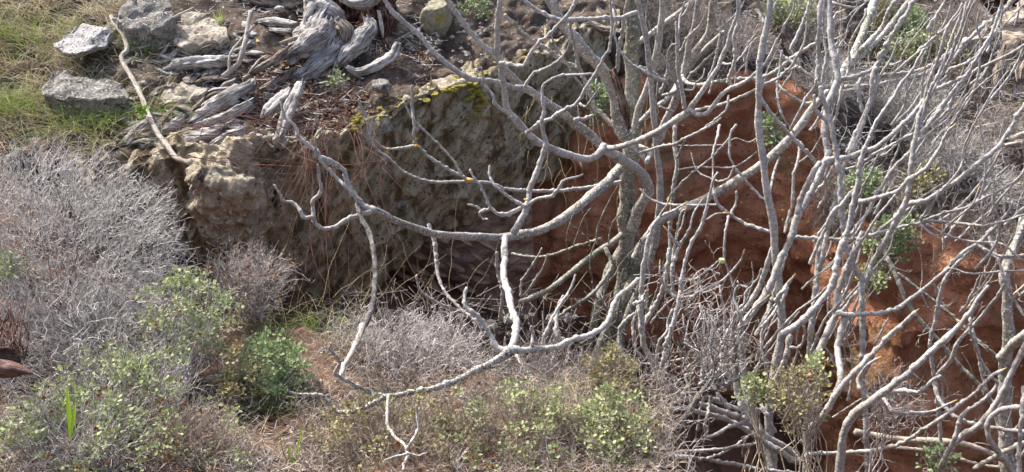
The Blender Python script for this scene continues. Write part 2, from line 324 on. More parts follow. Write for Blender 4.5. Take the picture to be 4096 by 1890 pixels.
def walk_twigs(starts, dirs, nseg, seglen, r, spread=.35, side_p=.8, grow=(0, 0, .12), side_n=2, sub_p=.5):
    """zig-zag sprigs with side twigs, fully vectorised; returns A,B,R0,R1"""
    A = []; B = []; R0 = []; R1 = []
    p = np.array(starts, float); d = norm(np.array(dirs, float)); n = len(p); grow = np.array(grow)
    for k in range(nseg):
        L = seglen * RNG.uniform(.6, 1.3, n)[:, None]
        d = norm(d + RNG.normal(0, spread, (n, 3)) + grow)
        q = p + d * L; t = k / nseg
        A.append(p); B.append(q); R0.append(np.full(n, r * (1 - .6 * t))); R1.append(np.full(n, r * (1 - .6 * (t + 1 / nseg))))
        m = RNG.random(n) < side_p
        if m.any():
            sp = q[m]; sd = norm(d[m] + RNG.normal(0, .75, (m.sum(), 3)) + grow)
            for j in range(side_n):
                L2 = seglen * RNG.uniform(.5, 1.0, len(sp))[:, None]; sq = sp + sd * L2
                A.append(sp); B.append(sq); rr = r * (.62 - .2 * j); R0.append(np.full(len(sp), rr)); R1.append(np.full(len(sp), rr * .7))
                m2 = RNG.random(len(sp)) < sub_p
                if m2.any():
                    td = norm(sd[m2] + RNG.normal(0, .7, (m2.sum(), 3)) + grow); tq = sq[m2] + td * seglen * RNG.uniform(.4, .8, m2.sum())[:, None]
                    A.append(sq[m2]); B.append(tq); R0.append(np.full(m2.sum(), r * .4)); R1.append(np.full(m2.sum(), r * .28))
                sp = sq; sd = norm(sd + RNG.normal(0, spread, sd.shape) + grow)
        p = q
    return np.vstack(A), np.vstack(B), np.concatenate(R0), np.concatenate(R1), p
def in_ellipsoid(c, rad, n, lo=.2):
    d = rand_dirs(n); rr = RNG.uniform(lo ** 3, 1, n) ** (1 / 3); return np.array(c) + d * rr[:, None] * np.array(rad)
def stems_to(base, ends, r0, r1, k=5, wob=.05):
    A = []; B = []; R0 = []; R1 = []; n = len(ends); base = np.asarray(base, float)
    b = np.broadcast_to(base, (n, 3)) + RNG.normal(0, .03, (n, 3)) * np.array((1, 1, .2)); prev = b
    L = np.linalg.norm(ends - b, axis=1)[:, None]
    for i in range(1, k + 1):
        t = i / k; q = b * (1 - t) + ends * t
        if i < k: q = q + RNG.normal(0, 1, (n, 3)) * wob * L + np.array((0, 0, -.10)) * L * math.sin(math.pi * t)
        A.append(prev); B.append(q); R0.append(np.full(n, r0 + (r1 - r0) * (i - 1) / k)); R1.append(np.full(n, r0 + (r1 - r0) * i / k)); prev = q
    return np.vstack(A), np.vstack(B), np.concatenate(R0), np.concatenate(R1)
POD = None
def pod_mesh():
    global POD
    V = []; Fc = []
    for k in range(5):
        a = k * 1.2566; c, s = math.cos(a), math.sin(a); b = len(V)
        for (r, z, w_) in ((.0, 0, .10), (.45, .25, .42), (.62, .7, .34), (.5, 1.05, .04)):
            V += [(r * c - w_ * s, r * s + w_ * c, z), (r * c + w_ * s, r * s - w_ * c, z)]
        for j in range(3): Fc.append((b + 2 * j, b + 2 * j + 1, b + 2 * j + 3, b + 2 * j + 2))
    me = bpy.data.meshes.new('seed_pod'); me.from_pydata([tuple(.0085 * x for x in v) for v in V], [], Fc); me.materials.append(M['pod']); POD = me
pod_mesh()
def pods(parent, pts):
    org = parent_world(parent)
    for p in pts:
        o = bpy.data.objects.new('seed_pod', POD); COL.objects.link(o); o.parent = parent; o.location = tuple(p - org)
        o.rotation_euler = (RNG.uniform(-.6, .6), RNG.uniform(-.6, .6), RNG.uniform(0, 6)); s = RNG.uniform(.8, 1.25); o.scale = (s, s, s)
def bush(name, label, cat, sx, sy, d, rx, ry, rz, n, material, nseg=4, seglen=.03, r=.0013, base=None, leafm=None, nleaf=0, leafs=.016, npod=0, nstem=30, stem_r=.005, grow=(0, 0, .12), lo=.25, spread=.35, outw=1.0, group=None, stemm=None, leaf_aspect=1.25, sub_p=.5, dark=.42):
    """rx, ry in photo px (half sizes), rz = depth half size in m"""
    c = P(sx, sy, d); R = np.array((rx * d / F, rz, ry * d / F))
    bs = np.array(base) if base is not None else c + np.array((0, .0, -R[2] * 1.05))
    e = empty(name, bs, label, cat, group)
    st = in_ellipsoid(c, R * .92, n, lo); dirs = norm(norm((st - c) / R) * outw + norm(st - bs) * .8 + RNG.normal(0, .4, (n, 3)))
    L = nseg * seglen; st = st - dirs * L * .6
    A, B, a, b, ends = walk_twigs(st, dirs, nseg, seglen, r, grow=grow, spread=spread, sub_p=sub_p)
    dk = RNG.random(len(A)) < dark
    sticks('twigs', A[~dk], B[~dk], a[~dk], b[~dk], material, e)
    if dk.any(): sticks('shade_tinted_twigs', A[dk], B[dk], a[dk], b[dk], M['twigdark'], e)  # random twig segments coloured dark to paint shade gaps into the bush
    idx = RNG.choice(n, min(nstem, n), replace=False)
    A2, B2, a2, b2 = stems_to(bs, st[idx], stem_r, r * 1.2); sticks('stems', A2, B2, a2, b2, stemm or material, e)
    if nleaf:
        # leaves in tufts at some twig ends
        k = max(1, nleaf // 16); t = ends[RNG.choice(len(ends), min(k, len(ends)), replace=False)]; q_ = 20
        pos = np.repeat(t, q_, axis=0) + RNG.normal(0, leafs * .75, (len(t) * q_, 3)); D = pos - np.repeat(t, q_, axis=0) + np.array((0, -.004, .008))
        leaves('foliage', pos, D, RNG.uniform(.45, 1.25, len(pos)) * leafs, leafm, e, leaf_aspect)
    if npod:
        pods(e, ends[np.argsort(ends[:, 1] - ends[:, 2] * .5 + RNG.normal(0, .1, len(ends)))[:npod * 2:2]])
    return e
def rocklump(name, center, size, material, seed=0, sub=4, rough=.22, parent=None, label=None, cat=None, rot=(0, 0, 0), cuts=5, group=None, detail=.04):
    import bmesh
    bm = bmesh.new(); bmesh.ops.create_icosphere(bm, subdivisions=sub, radius=1)
    rnd = random.Random(seed); planes = []
    for i in range(cuts):
        v = Vector((rnd.gauss(0, 1), rnd.gauss(0, 1), rnd.gauss(0, 1))).normalized(); planes.append((v, rnd.uniform(.45, .8)))
    planes.append((Vector((rnd.gauss(0, .1), rnd.gauss(0, .1), 1)).normalized(), .6))
    off = Vector((seed * 3.1, seed * 1.7, 0))
    for v in bm.verts:
        p = v.co.copy()
        for nrm, dd in planes:
            x = p.dot(nrm)
            if x > dd: p -= nrm * (x - dd) * .92
        p += p.normalized() * (noise.noise(p * 1.6 + off) * rough + noise.noise(p * 5 + off) * detail + noise.noise(p * 13 + off) * detail * .5)
        v.co = Vector((p.x * size[0], p.y * size[1], p.z * size[2]))
    me = bpy.data.meshes.new(name); bm.to_mesh(me); bm.free(); me.materials.append(material)
    for pl in me.polygons: pl.use_smooth = sub > 3
    o = bpy.data.objects.new(name, me); COL.objects.link(o)
    if parent is not None: o.parent = parent; o.location = tuple(np.array(center) - parent_world(parent))
    else: o.location = tuple(center)
    o.rotation_euler = rot
    return put(o, label, cat, group)
def gnarl(name, pts, widths, material, parent=None, ridges=9, depth=.18, sides=30, flat=1.0, twist=2.0, seed=0, rag=0.0, label=None, cat=None, step=.012, loc=None, group=None):
    """weathered, grooved wood: sweep with strong lengthwise ridges"""
    pts = np.asarray(pts, float); C = catmull(pts, step); n = len(C)
    s = np.concatenate([[0], np.cumsum(np.linalg.norm(np.diff(C, axis=0), axis=1))]); sp = np.linspace(0, s[-1], len(widths)); R = np.interp(s, sp, widths) / 2
    a = np.linspace(0, 2 * math.pi, sides, endpoint=False); prof = np.zeros((n, sides)); rm = float(R.mean())
    for i in range(n):
        tw = twist * s[i]
        for k in range(sides):
            an = a[k] + tw; u = Vector((math.cos(an) * 2.2, math.sin(an) * 2.2, s[i] * 2.6 + seed * 7))
            v = noise.noise(u * (ridges / 9)); u2 = Vector((math.cos(an) * 6, math.sin(an) * 6, s[i] * 3 + seed))
            v2 = noise.noise(u2); u3 = Vector((math.cos(an) * 2, math.sin(an) * 2, s[i] * 14 + seed)); v3 = noise.noise(u3)
            prof[i, k] = (1 + depth * 1.6 * v - depth * 1.3 * abs(v2) + depth * .6 * v3) * (1 if flat == 1 else math.sqrt(math.cos(a[k]) ** 2 * 1 + (math.sin(a[k]) * flat) ** 2))
    if rag:
        R = R * (1 - rag * np.clip((s - s[-1] * .75) / (s[-1] * .25), 0, 1) * RNG.uniform(.3, 1, n))
    V, Q, ca, cb = sweep(C, R, sides, prof)
    T = frames(C)[0]; el = min(.06, rm * 1.2)
    for i in range(n):
        e = max(0, 1 - s[i] / el), max(0, 1 - (s[-1] - s[i]) / el)
        if e[0] or e[1]:
            for k in range(sides):
                g = noise.noise(Vector((math.cos(a[k]) * 3, math.sin(a[k]) * 3, seed + 3.3))) * rm * 2.2
                V[i * sides + k] += T[i] * g * (e[1] - e[0])
    am = rm * .22
    for i in range(n * sides):
        v = Vector(V[i]); c_ = C[i // sides]; dr = V[i] - c_; L_ = np.linalg.norm(dr) + 1e-6
        V[i] += dr / L_ * am * (noise.noise(v * (1.1 / rm)) + .5 * noise.noise(v * (2.6 / rm)))
    o = mkmesh(name, V, tube_faces(Q, ca, cb), material, parent, True, loc); set_axis(o, C, R, sides)
    return put(o, label, cat, group)
def tg(tile, s, d, dd=None):
    pts = tp(tile, s); n = len(pts); return [P(x, y, d + ((dd - d) * i / (n - 1) if dd is not None else 0)) for i, (x, y) in enumerate(pts)]
def sheet(name, rows, nu, nv, material, disp, kind='structure', label=None, cat=None, parent=None, freq=1.5, wall=False, ridge=None, loc=None):
    """rows: grid of control points [rows][cols] in world coords -> smooth subdivided displaced surface"""
    G = np.array(rows, float); r, c, _ = G.shape
    def resample(X, n):
        m = len(X); t = np.linspace(0, m - 1, n); i = np.clip(t.astype(int), 0, m - 2); f = t - i; f = f[:, None, None]
        i0 = np.clip(i - 1, 0, m - 1); i3 = np.clip(i + 2, 0, m - 1)
        a, b, cc, d = X[i0], X[i], X[i + 1], X[i3]
        sm = .5 * ((2 * b) + (-a + cc) * f + (2 * a - 5 * b + 4 * cc - d) * f ** 2 + (-a + 3 * b - 3 * cc + d) * f ** 3)
        return .5 * sm + .5 * (b * (1 - f) + cc * f)
    G = resample(G, nv); G = np.transpose(resample(np.transpose(G, (1, 0, 2)), nu), (1, 0, 2))
    du = np.gradient(G, axis=1); dv = np.gradient(G, axis=0); Nn = norm(np.cross(du, dv))
    H = np.zeros((nv, nu))
    for i in range(nv):
        for j in range(nu):
            p = Vector(G[i, j]); H[i, j] = disp(p)
    G = G + Nn * H[..., None]
    i = np.arange(nv - 1)[:, None] * nu; j = np.arange(nu - 1)[None]; Q = np.stack([i + j, i + nu + j, i + nu + j + 1, i + j + 1], -1).reshape(-1, 4)
    o = mkmesh(name, G.reshape(-1, 3), Q, material, parent, True, loc)
    return put(o, label, cat, None, kind)
def fbm(p, o=4): return noise.fractal(p, .9, 2.1, o)
# ------------------------------------------------------------------ setting
cols = [-9000, -3000, -600, 0, 400, 760, 1100, 1370, 1600, 1880, 2120, 2350, 2500, 2620, 2820, 3020, 3260, 3400, 3600, 3850, 4096, 4700, 6500, 12000]
def hill_rows():
    rows = []
    for t in (-.12, 0, .12, .3, .5, .75, 1.0):
        row = []
        for x in cols:
            xx = min(max(x, -3000), 6500); ly = lerp(xx, LX, LY); y = ly + (-500 - ly) * max(t, 0)
            p = P(xx, y, hd(xx, y)); p[0] += (x - xx) * .002
            if t < 0: p = p + np.array((0, .35, -.22))
            row.append(p)
        rows.append(row)
    for dy, dz in ((1.5, .6), (4, 1.8), (12, 5), (45, 16), (120, 30)):
        rows.append([p + np.array((p[0] * dy * .15, dy, dz)) for p in rows[6]])
    return rows
sheet('hillside', hill_rows(), 420, 230, M['soil'], lambda p: .10 * fbm(p * 1.7) + .05 * noise.noise(p * 9) + .022 * noise.noise(p * 24))
def yd(y, sy): return y / (cp - (sy - 945) / F * sp_)
ccols = [1500, 1750, 2000, 2200, 2400, 2600, 2800, 3020, 3260, 3400, 3600, 3850, 4096, 4700, 6500, 12000]
def clay_rows():
    rows = []
    for t in (-.06, 0, .1, .2, .3, .45, .65, .85, 1.1):
        row = []
        for x in ccols:
            xx = min(x, 6500); ly = lerp(xx, LX, LY) if xx > 2450 else lerp(xx, [1500, 1900, 2200, 2450], [900, 760, 560, 400]); ld = lerp(xx, LX, LD); y0 = (P(xx, ly, ld))[1] - .05 if xx > 2450 else 7.25
            sy = ly + t * (2300 - ly)
            yy = y0 - (1.9 * min(max(t, 0), .28) + .25 * max(t - .28, 0)) * (1 if xx > 2450 else .4) + (.55 * math.exp(-((xx - 2250) / 260) ** 2)) + (.18 * math.sin(xx / 210.) if t > 0 else 0) * .6
            if t < 0: yy += .5; sy = ly - 20
            p = P(xx, sy, yd(yy, sy)); p[0] += (x - xx) * .002; row.append(p)
        rows.append(row)
    return rows
sheet('clay_bank', clay_rows(), 330, 240, M['clay'], lambda p: .17 * fbm(p * 1.5) + .12 * abs(noise.noise(Vector((p.x * 2.2, p.y * 2, p.z * 4.5)))) + .04 * noise.noise(p * 9) - .05 * max(0, noise.noise(p * 7 + Vector((3, 1, 8))) - .2) + .012 * noise.noise(p * 28))
# foreground slope
fcols = [-9000, -3000, -600, 0, 500, 1000, 1500, 2000, 2500, 3000, 3500, 4096, 5200, 12000]
FCY = [1180, 1180, 1200, 1220, 1260, 1340, 1420, 1520, 1760, 2050, 2100, 2100, 2100, 2100]
def fd(sx, sy): return 3.35 + (1890 - sy) * .0021
def fore_rows():
    rows = []
    for dy, dz in ((-9, 1.2), (-3, .9), (-1.2, .55)):
        rows.append([P(min(max(x, -3000), 6000), 2500, fd(x, 2500)) + np.array(((x - min(max(x, -3000), 6000)) * .002, dy, dz)) for x in fcols])
    for t in (0, .3, .6, .85, 1):
        row = []
        for x, cy in zip(fcols, FCY):
            xx = min(max(x, -3000), 6000); sy = 2500 + (cy - 2500) * t; p = P(xx, sy, fd(xx, sy)); p[0] += (x - xx) * .002; row.append(p)
        rows.append(row)
    top = rows[-1]
    for dy, dz in ((.18, -.15), (.45, -.7), (.9, -1.5), (1.4, -2.3)):
        rows.append([p + np.array((0, dy, dz)) for p in top])
    return rows
sheet('foreground_bank', fore_rows(), 300, 200, M['soilf'], lambda p: .07 * fbm(p * 2) + .02 * noise.noise(p * 12))
# gully floor
def floor_rows():
    return [[(x, y, .05 - .55 * x + .2 * (y - 6.3) * (1 if y > 6.3 else -.2)) for x in (-9, -5, -3, -2, -1, 0, 1, 2, 3, 4, 5)] for y in (2.6, 4, 5, 6, 7, 8, 9.5)]
sheet('gully_floor', floor_rows(), 160, 90, M['gullysoil'], lambda p: .12 * fbm(p * 1.2) + .04 * noise.noise(p * 8))
mkmesh('ground', [(-90, -90, -3), (90, -90, -3), (90, 90, -3), (-90, 90, -3)], [(0, 1, 2, 3)], M['soil'])['kind'] = 'structure'
# ------------------------------------------------------------------ rock outcrop
OU = [250, 500, 700, 860, 1000, 1200, 1370, 1480, 1600, 1750, 1880, 2050, 2200, 2380, 2480]
OL = [665, 650, 600, 600, 580, 575, 545, 490, 425, 365, 330, 255, 180, 95, 80]
OB = [1000, 1000, 1060, 1120, 1240, 1310, 1300, 1200, 1060, 950, 890, 800, 700, 620, 420]
def ocrop():
    rows = []
    for t in (-3, -2, -1, -.4, 0, .06, .2, .4, .6, .8, .94, 1.0, 1.05, 1.1):
        row = []
        for u, l, b in zip(OU, OL, OB):
            d = lerp(u, LX, LD) - .10; p0 = P(u, l, d); y0 = p0[1]
            if t <= 0:
                p = P(u, l + t * 42, d + (-t) * 42 * .0030); p[2] += -.03 * abs(t) if t > -3 else -.35
                if t == 0: p[1] += .05
            elif t <= 1:
                sy = l + (b - l) * t; yy = y0 - .10 * math.sin(t * 2.6) + .12 * t; p = P(u, sy, yd(yy, sy))
            else:
                sy = b; yy = y0 + .12 + (t - 1) * 7; p = P(u, sy, yd(yy, sy)); p[2] = P(u, b, yd(y0 + .12, b))[2] + (t - 1) * 1.5
            row.append(p)
        rows.append(row)
    return rows
oc = empty('rock_outcrop', P(1600, 1000, 7.4), 'big mossy pebbly rock outcrop whose shaded stained face hangs over the gully', 'rock')
sheet('rock_face', ocrop(), 460, 300, M['cutrock'], lambda p: .035 * fbm(p * 1.6) + .010 * noise.noise(p * 7) - .03 * max(0, noise.noise(p * 13) - .2) + .014 * noise.noise(p * 30) + .03 * abs(noise.noise(Vector(((p.x + p.z) * 2.2, p.y * 2, (p.z - p.x) * 9)))) + .012 * noise.noise(Vector(((p.x + p.z) * 5, p.y * 4, (p.z - p.x) * 24))) - .05 * max(0, 1 - 11 * abs(noise.noise(Vector(((p.x + p.z) * 1.1 + 5, p.y, (p.z - p.x) * 3.4))))) - .03 * max(0, 1 - 9 * abs(noise.noise(p * 2.3 + Vector((9, 2, 1))))), kind=None, parent=oc)
# moss cushions on the lip
for i in range(150):
    if i < 60: u = random.gauss(1800, 70); l = lerp(u, OU, OL) + random.gauss(-6, 16)
    elif i < 90: u = random.gauss(1905, 20); l = random.uniform(345, 470)
    elif i < 125: u = random.uniform(1400, 1660); l = lerp(u, OU, OL) + random.gauss(-35, 25)
    else: u = random.gauss(2030, 50); l = lerp(u, OU, OL) + random.gauss(-40, 22)
    ll = lerp(u, OU, OL); d = lerp(u, LX, LD) - .10 + max(0, ll - l) * .003
    if l > ll: d = yd(P(u, ll, lerp(u, LX, LD) - .1)[1] - .06, l)
    s = random.uniform(.008, .022); rocklump('moss_cushion' if i < 125 else 'orange_crust', P(u, l, d), (s * 1.5, s * 1.2, s * .8), M['moss'] if i < 125 else M['ochre'], i, 2, .35, oc, detail=.3)
cap = []
for t in (-3.6, -2.6, -1.6, -.8, -.2, .15, .5):
    row = []
    for u in (1540, 1600, 1660, 1720, 1780, 1840, 1900, 1940):
        l = lerp(u, OU, OL); ed = 1 if 1560 < u < 1920 else 0; d = lerp(u, LX, LD) - .12
        p = P(u, l + t * 42, d + max(0, -t) * 42 * .0030); p[2] += (.02 if ed and -3.5 < t < .3 else -.10) + (-.03 * abs(t)); p[1] += 0.0 if t < .3 else .10; row.append(p)
    cap.append(row)
sheet('rock_cap', cap, 130, 90, M['tanrock'], lambda p: .05 * fbm(p * 3) + .02 * noise.noise(p * 14) - .03 * max(0, noise.noise(p * 22) - .15), kind=None, parent=oc)
# conglomerate block with pebbles
cb = empty('conglomerate_boulder', P(950, 900, 6.8), 'sunlit tan conglomerate boulder full of rounded pebbles at the left end of the outcrop', 'rock')
CU = [745, 765, 800, 900, 1000, 1080, 1140]
CT = [640, 618, 600, 575, 552, 548, 570]; CL = [690, 690, 720, 745, 770, 740, 700]; CBm = [760, 900, 940, 1000, 1090, 1080, 980]
def crows():
    rows = []
    for t in (-1.3, -1, -.5, 0, .15, .4, .7, 1, 1.2):
        row = []
        for k, (u, tt, l, b) in enumerate(zip(CU, CT, CL, CBm)):
            edge = (.30 if k == 0 else (.06 if k == 1 else 0)) + lerp(u, [900, 1000, 1140], [0, .08, .42]); y0 = P(u, l, 6.62)[1] + edge
            if t <= 0:
                sy = l + (l - tt) * max(t, -1); yy = y0 + .42 * (-t); p = P(u, sy, yd(yy, sy))
                if t < -1: p[2] -= .3
            elif t <= 1:
                sy = l + (b - l) * t; yy = y0 + .30 * t ** 1.5; p = P(u, sy, yd(yy, sy))
            else: p = P(u, b, yd(y0 + .8, b))
            row.append(p)
        rows.append(row)
    return rows
sheet('rock_mass', crows(), 200, 200, M['tanrock'], lambda p: .08 * fbm(p * 2.6) + .04 * noise.noise(p * 9) + .03 * noise.noise(p * 16) + .016 * noise.noise(p * 34) - .04 * max(0, 1 - 9 * abs(noise.noise(p * 3.3))) + .02 * noise.noise(Vector((p.x * 3, p.y * 10, p.z * 22))), kind=None, parent=cb)
pm = [rocklump('pebble', (0, 0, 0), (1, .6, .8), M['pebble'], 40 + i, 3, .12, cb, cuts=2, detail=.03).data for i in range(5)]
for o in list(bpy.data.objects):
    if o.name.startswith('pebble'): bpy.data.objects.remove(o)
def pebble(u, sy, d, s, par):
    o = bpy.data.objects.new('pebble', random.choice(pm)); COL.objects.link(o); o.parent = par
    o.location = tuple(P(u, sy, d) - parent_world(par)); o.scale = (s, s, s * random.uniform(.6, 1)); o.rotation_euler = (random.uniform(-.5, .5), random.uniform(0, 6), random.uniform(-.5, .5))
for i in range(190):
    u = random.uniform(770, 1090); l = lerp(u, CU, CL); b = lerp(u, CU, CBm); t = random.random(); sy = l + (b - l) * t * .97
    if u < 860 and t > .55: continue
    yy = P(u, l, 6.62)[1] + .30 * t ** 1.5 + lerp(u, [900, 1000, 1140], [0, .08, .42]); pebble(u, sy, yd(yy, sy) - random.uniform(-.01, .02), random.choice((.012, .016, .02, .026, .034)), cb)
for i in range(46):
    u = 765 + 380 * i / 46 + random.uniform(-6, 6); pebble(u, lerp(u, CU, CT) + random.uniform(-8, 14), 6.98 + random.uniform(-.03, .03), random.uniform(.016, .038), cb)
# layered brown rock in the hollow
lr = empty('layered_rock', P(1850, 1250, 7.7), 'dark brown layered rock split into slanting plates in the hollow under the outcrop', 'rock')
sheet('rock_core', [[P(1480 + 560 * u + 30 * v, 880 + 430 * v - 60 * u * (1 - v), yd(7.02 + .1 * u + .12 * (1 - v), 900 + 400 * v)) for u in (-.15, 0, .25, .5, .75, 1, 1.15)] for v in (-.2, 0, .25, .5, .75, 1, 1.3)], 120, 100, M['layer'],
      lambda p: .06 * fbm(p * 3) + .05 * noise.noise(Vector(((p.x + p.z) * 3, p.y * 3, (p.z - p.x * .6) * 16))), kind=None, parent=lr)
for r_ in range(7):
    for c_ in range(6):
        u = 1540 + c_ * 82 + r_ * 22 + random.uniform(-15, 15); sy = 905 + r_ * 52 + c_ * 16 + random.uniform(-10, 10)
        if u > 2040 or (u < 1640 and sy < 1010): continue
        o = rocklump('rock_plate', P(u, sy, yd(6.96, sy)), (random.uniform(.06, .11), .05, random.uniform(.022, .038)), M['layer'], 100 + r_ * 7 + c_, 3, .2, lr, rot=(random.uniform(-.3, .2), math.radians(32 + random.uniform(-9, 9)), random.uniform(-.2, .2)), cuts=6)
# ------------------------------------------------------------------ stones on the terrace
def stone(name, tile, cx, cy, wx, wy, wz, m, seed, label, rot=(0, 0, 0), lift=0.0, cuts=5, rough=.2, dd=0):
    ox, oy, k = TILE[tile]; sx = ox + cx * k; sy = oy + cy * k; d = hd(sx, sy) + dd; s = k / F * d
    p = P(sx, sy, d); p[2] += lift
    return rocklump(name, p, (wx * s / 2, wz, wy * s / 2), m, seed, 5, rough, None, label, 'rock', rot, cuts, detail=.05)
def slab(name, tile, outline, m, label, thick, dfront, dback, seed=1):
    """flat-topped stone from its outline (photo px) lying on the slope"""
    import bmesh
    pts = tp(tile, outline); ys = [p[1] for p in pts]; y0, y1 = min(ys), max(ys)
    top = [P(x, y, dfront + (dback - dfront) * (y1 - y) / (y1 - y0)) for x, y in pts]
    c = sum(top) / len(top); bm = bmesh.new()
    a = [bm.verts.new(tuple(p - c)) for p in top]; b = [bm.verts.new(tuple((p - c) * .93 + np.array((0, .03, -thick)))) for p in top]
    bm.faces.new(a); bm.faces.new(list(reversed(b)))
    for i in range(len(a)): bm.faces.new((a[i], b[i], b[(i + 1) % len(a)], a[(i + 1) % len(a)]))
    bmesh.ops.recalc_face_normals(bm, faces=bm.faces)
    bmesh.ops.bevel(bm, geom=list(bm.edges), offset=.008, segments=1, affect='EDGES')
    bmesh.ops.triangulate(bm, faces=bm.faces)
    for _ in range(3): bmesh.ops.subdivide_edges(bm, edges=[e for e in bm.edges if e.calc_length() > .02], cuts=1, use_grid_fill=False); bmesh.ops.triangulate(bm, faces=bm.faces)
    for v in bm.verts:
        q = v.co + Vector((seed * 5, 0, 0)); v.co += Vector((noise.noise(q * 9), noise.noise(q * 9 + Vector((4, 4, 4))), noise.noise(q * 9 + Vector((9, 1, 2))))) * .022 + Vector((0, 0, 1)) * (noise.noise(q * 26) * .010 - .03 * max(0, 1 - 8 * abs(noise.noise(q * 4))))
    me = bpy.data.meshes.new(name); bm.to_mesh(me); bm.free(); me.materials.append(m)
    o = bpy.data.objects.new(name, me); COL.objects.link(o); o.location = tuple(c)
    return put(o, label, 'rock')
slab('stone_slab', 'T1', '262,222 330,160 402,112 470,128 575,150 545,195 480,235 385,275 320,262', M['granite'], 'flat pale speckled diamond-shaped stone slab lying in dry grass at upper left', .05, 7.36, 7.66, 1)
slab('boulder', 'T1', '205,420 250,355 330,352 420,385 520,400 600,420 645,470 630,500 520,505 400,500 300,490 215,470', M['greystone'], 'broad dark speckled boulder half sunk in grass below the pale slab', .17, 7.12, 7.38, 2)
slab('boulder', 'T1', '575,95 600,40 650,-25 740,-50 830,-25 868,30 870,95 820,128 700,150 620,140', M['greystone'], 'dark grey shadowed boulder cut by the top edge left of the dead branch', .2, 7.5, 7.75, 3)
slab('boulder', 'T1', '860,165 880,85 960,58 1040,70 1090,110 1140,150 1150,190 1060,205 1000,215 930,235 875,215', M['palestone'], 'pale layered boulder with tufted grass at its foot, left of the stump', .13, 7.5, 7.85, 4)
slab('stone', 'T1', '795,480 850,430 900,408 980,420 1042,460 1000,485 930,500 860,525 820,510', M['palestone'], 'cream wedge-shaped stone with an ochre lower side above the weathered logs', .10, 7.2, 7.4, 5)
stone('stone', 'T1', 1068, 400, 100, 110, .07, M['greystone'], 6, 'small dark upright stone behind the cream wedge-shaped stone', lift=.02)
stone('stone', 'T1', 830, 175, 90, 130, .06, M['greystone'], 8, 'narrow dark stone squeezed between two boulders behind tufted grass')
stone('stone', 'T1', 1185, 250, 80, 170, .06, M['palestone'], 9, 'tall pale stone standing at the right of the layered boulder')
stone('stone', 'FA', 1115, 800, 200, 120, .07, M['greystone'], 10, 'small speckled grey stone lying alone on the mossy rock top', lift=.03, dd=-.12)
stone('stone', 'T2', 900, 90, 170, 240, .14, M['mossstone'], 11, 'rounded pebbly boulder with yellow lichen right of the stump', rough=.1, cuts=1)
stone('stone', 'FA', 25, 420, 60, 45, .02, M['ochre'], 12, 'small ochre yellow stone at the left of the root pile', lift=.04)
stone('stone', 'FA', 280, 395, 75, 40, .02, M['ochre'], 13, 'small flat tan stone under the broken root spike', lift=.05)
stone('stone', 'FA', 215, 155, 90, 45, .025, M['granite'], 14, 'small white stone on the flaky grey wood near the top', lift=.07)
0 and stone('stone', 'T2', 780, 340, 260, 120, .16, M['tanrock'], 15, 'bright sunlit tan rock shoulder on the outcrop top beside yellow moss', rough=.15, dd=-.08)
# ------------------------------------------------------------------ stump and weathered roots
st = empty('tree_stump', HP(1480, 260), 'huge weathered grey tree stump with twisted roots at the top of the bank', 'stump')
def root(s, w0, d0, d1, mt='driftwood', seed=0, **k):
    k0 = .45 / F * d0; gnarl('root', tg('FA', s, d0, d1), [x * k0 for x in w0], M[mt], st, seed=seed, **k)
root('780,-220 800,0 830,200 850,420 830,560', [330, 420, 480, 420, 200], 8.05, 7.95, 'rotwood', 1, depth=.3, sides=40)
root('1020,-160 1060,60 1100,230 1060,400 980,520', [260, 330, 320, 290, 140], 7.85, 7.8, 'rotwood', 2, depth=.35, sides=40)
root('560,-140 545,0 560,90 640,130 720,170 760,230', [230, 250, 250, 240, 200, 90], 7.72, 7.62, 'driftwood', 3, depth=.24, sides=40)
root('520,60 480,130 455,190 450,225', [120, 110, 90, 50], 7.62, 7.6, 'driftwood', 4)
root('640,150 570,270 480,360 400,430 310,500', [260, 330, 310, 240, 150], 7.62, 7.5, 'driftwood', 5, depth=.26, rag=.5, flat=.6, sides=48)
root('560,300 470,330 390,400 320,450', [150, 170, 130, 60], 7.5, 7.42, 'driftwood', 25, depth=.3, rag=.6, flat=.5, sides=36)
root('700,300 690,400 640,500 560,570 480,640 390,690', [240, 260, 240, 200, 180, 100], 7.66, 7.48, 'driftwood', 6, depth=.28, sides=36)
root('455,312 380,335 300,360 215,385', [34, 44, 40, 22], 7.5, 7.44, 'palewood', 7, depth=.12, sides=14)
root('340,430 240,490 140,555 50,600 -30,650', [100, 95, 85, 70, 40], 7.52, 7.35, 'rootwood', 8, depth=.3)
root('1000,185 1020,250 950,320 900,400 850,450 800,500 740,570', [80, 130, 160, 170, 150, 130, 60], 7.58, 7.5, 'driftwood', 9, depth=.26)
root('780,420 800,500 860,540 940,500 980,420 1000,330', [60, 110, 150, 120, 90, 40], 7.6, 7.65, 'rootwood', 10, depth=.3)
root('1260,400 1210,500 1120,560 1010,610 900,640 820,600', [70, 95, 100, 90, 80, 40], 7.5, 7.45, 'driftwood', 11, depth=.28)
root('760,-60 860,20 970,30 1060,-20 1110,-90', [120, 110, 120, 110, 80], 7.65, 7.6, 'driftwood', 12, depth=.24)
root('760,240 800,280 810,340', [130, 150, 90], 7.55, 7.55, 'rootwood', 13, depth=.2)
root('1090,100 1110,200 1130,330', [30, 40, 22], 7.6, 7.6, 'palewood', 14, sides=12)
root('-20,870 60,820 160,760 260,680 330,620', [60, 90, 90, 80, 40], 7.42, 7.45, 'rootwood', 15, depth=.3)
root('-60,900 80,700 260,600 450,560', [60, 120, 160, 150], 7.62, 7.68, 'rotwood', 16, depth=.3)
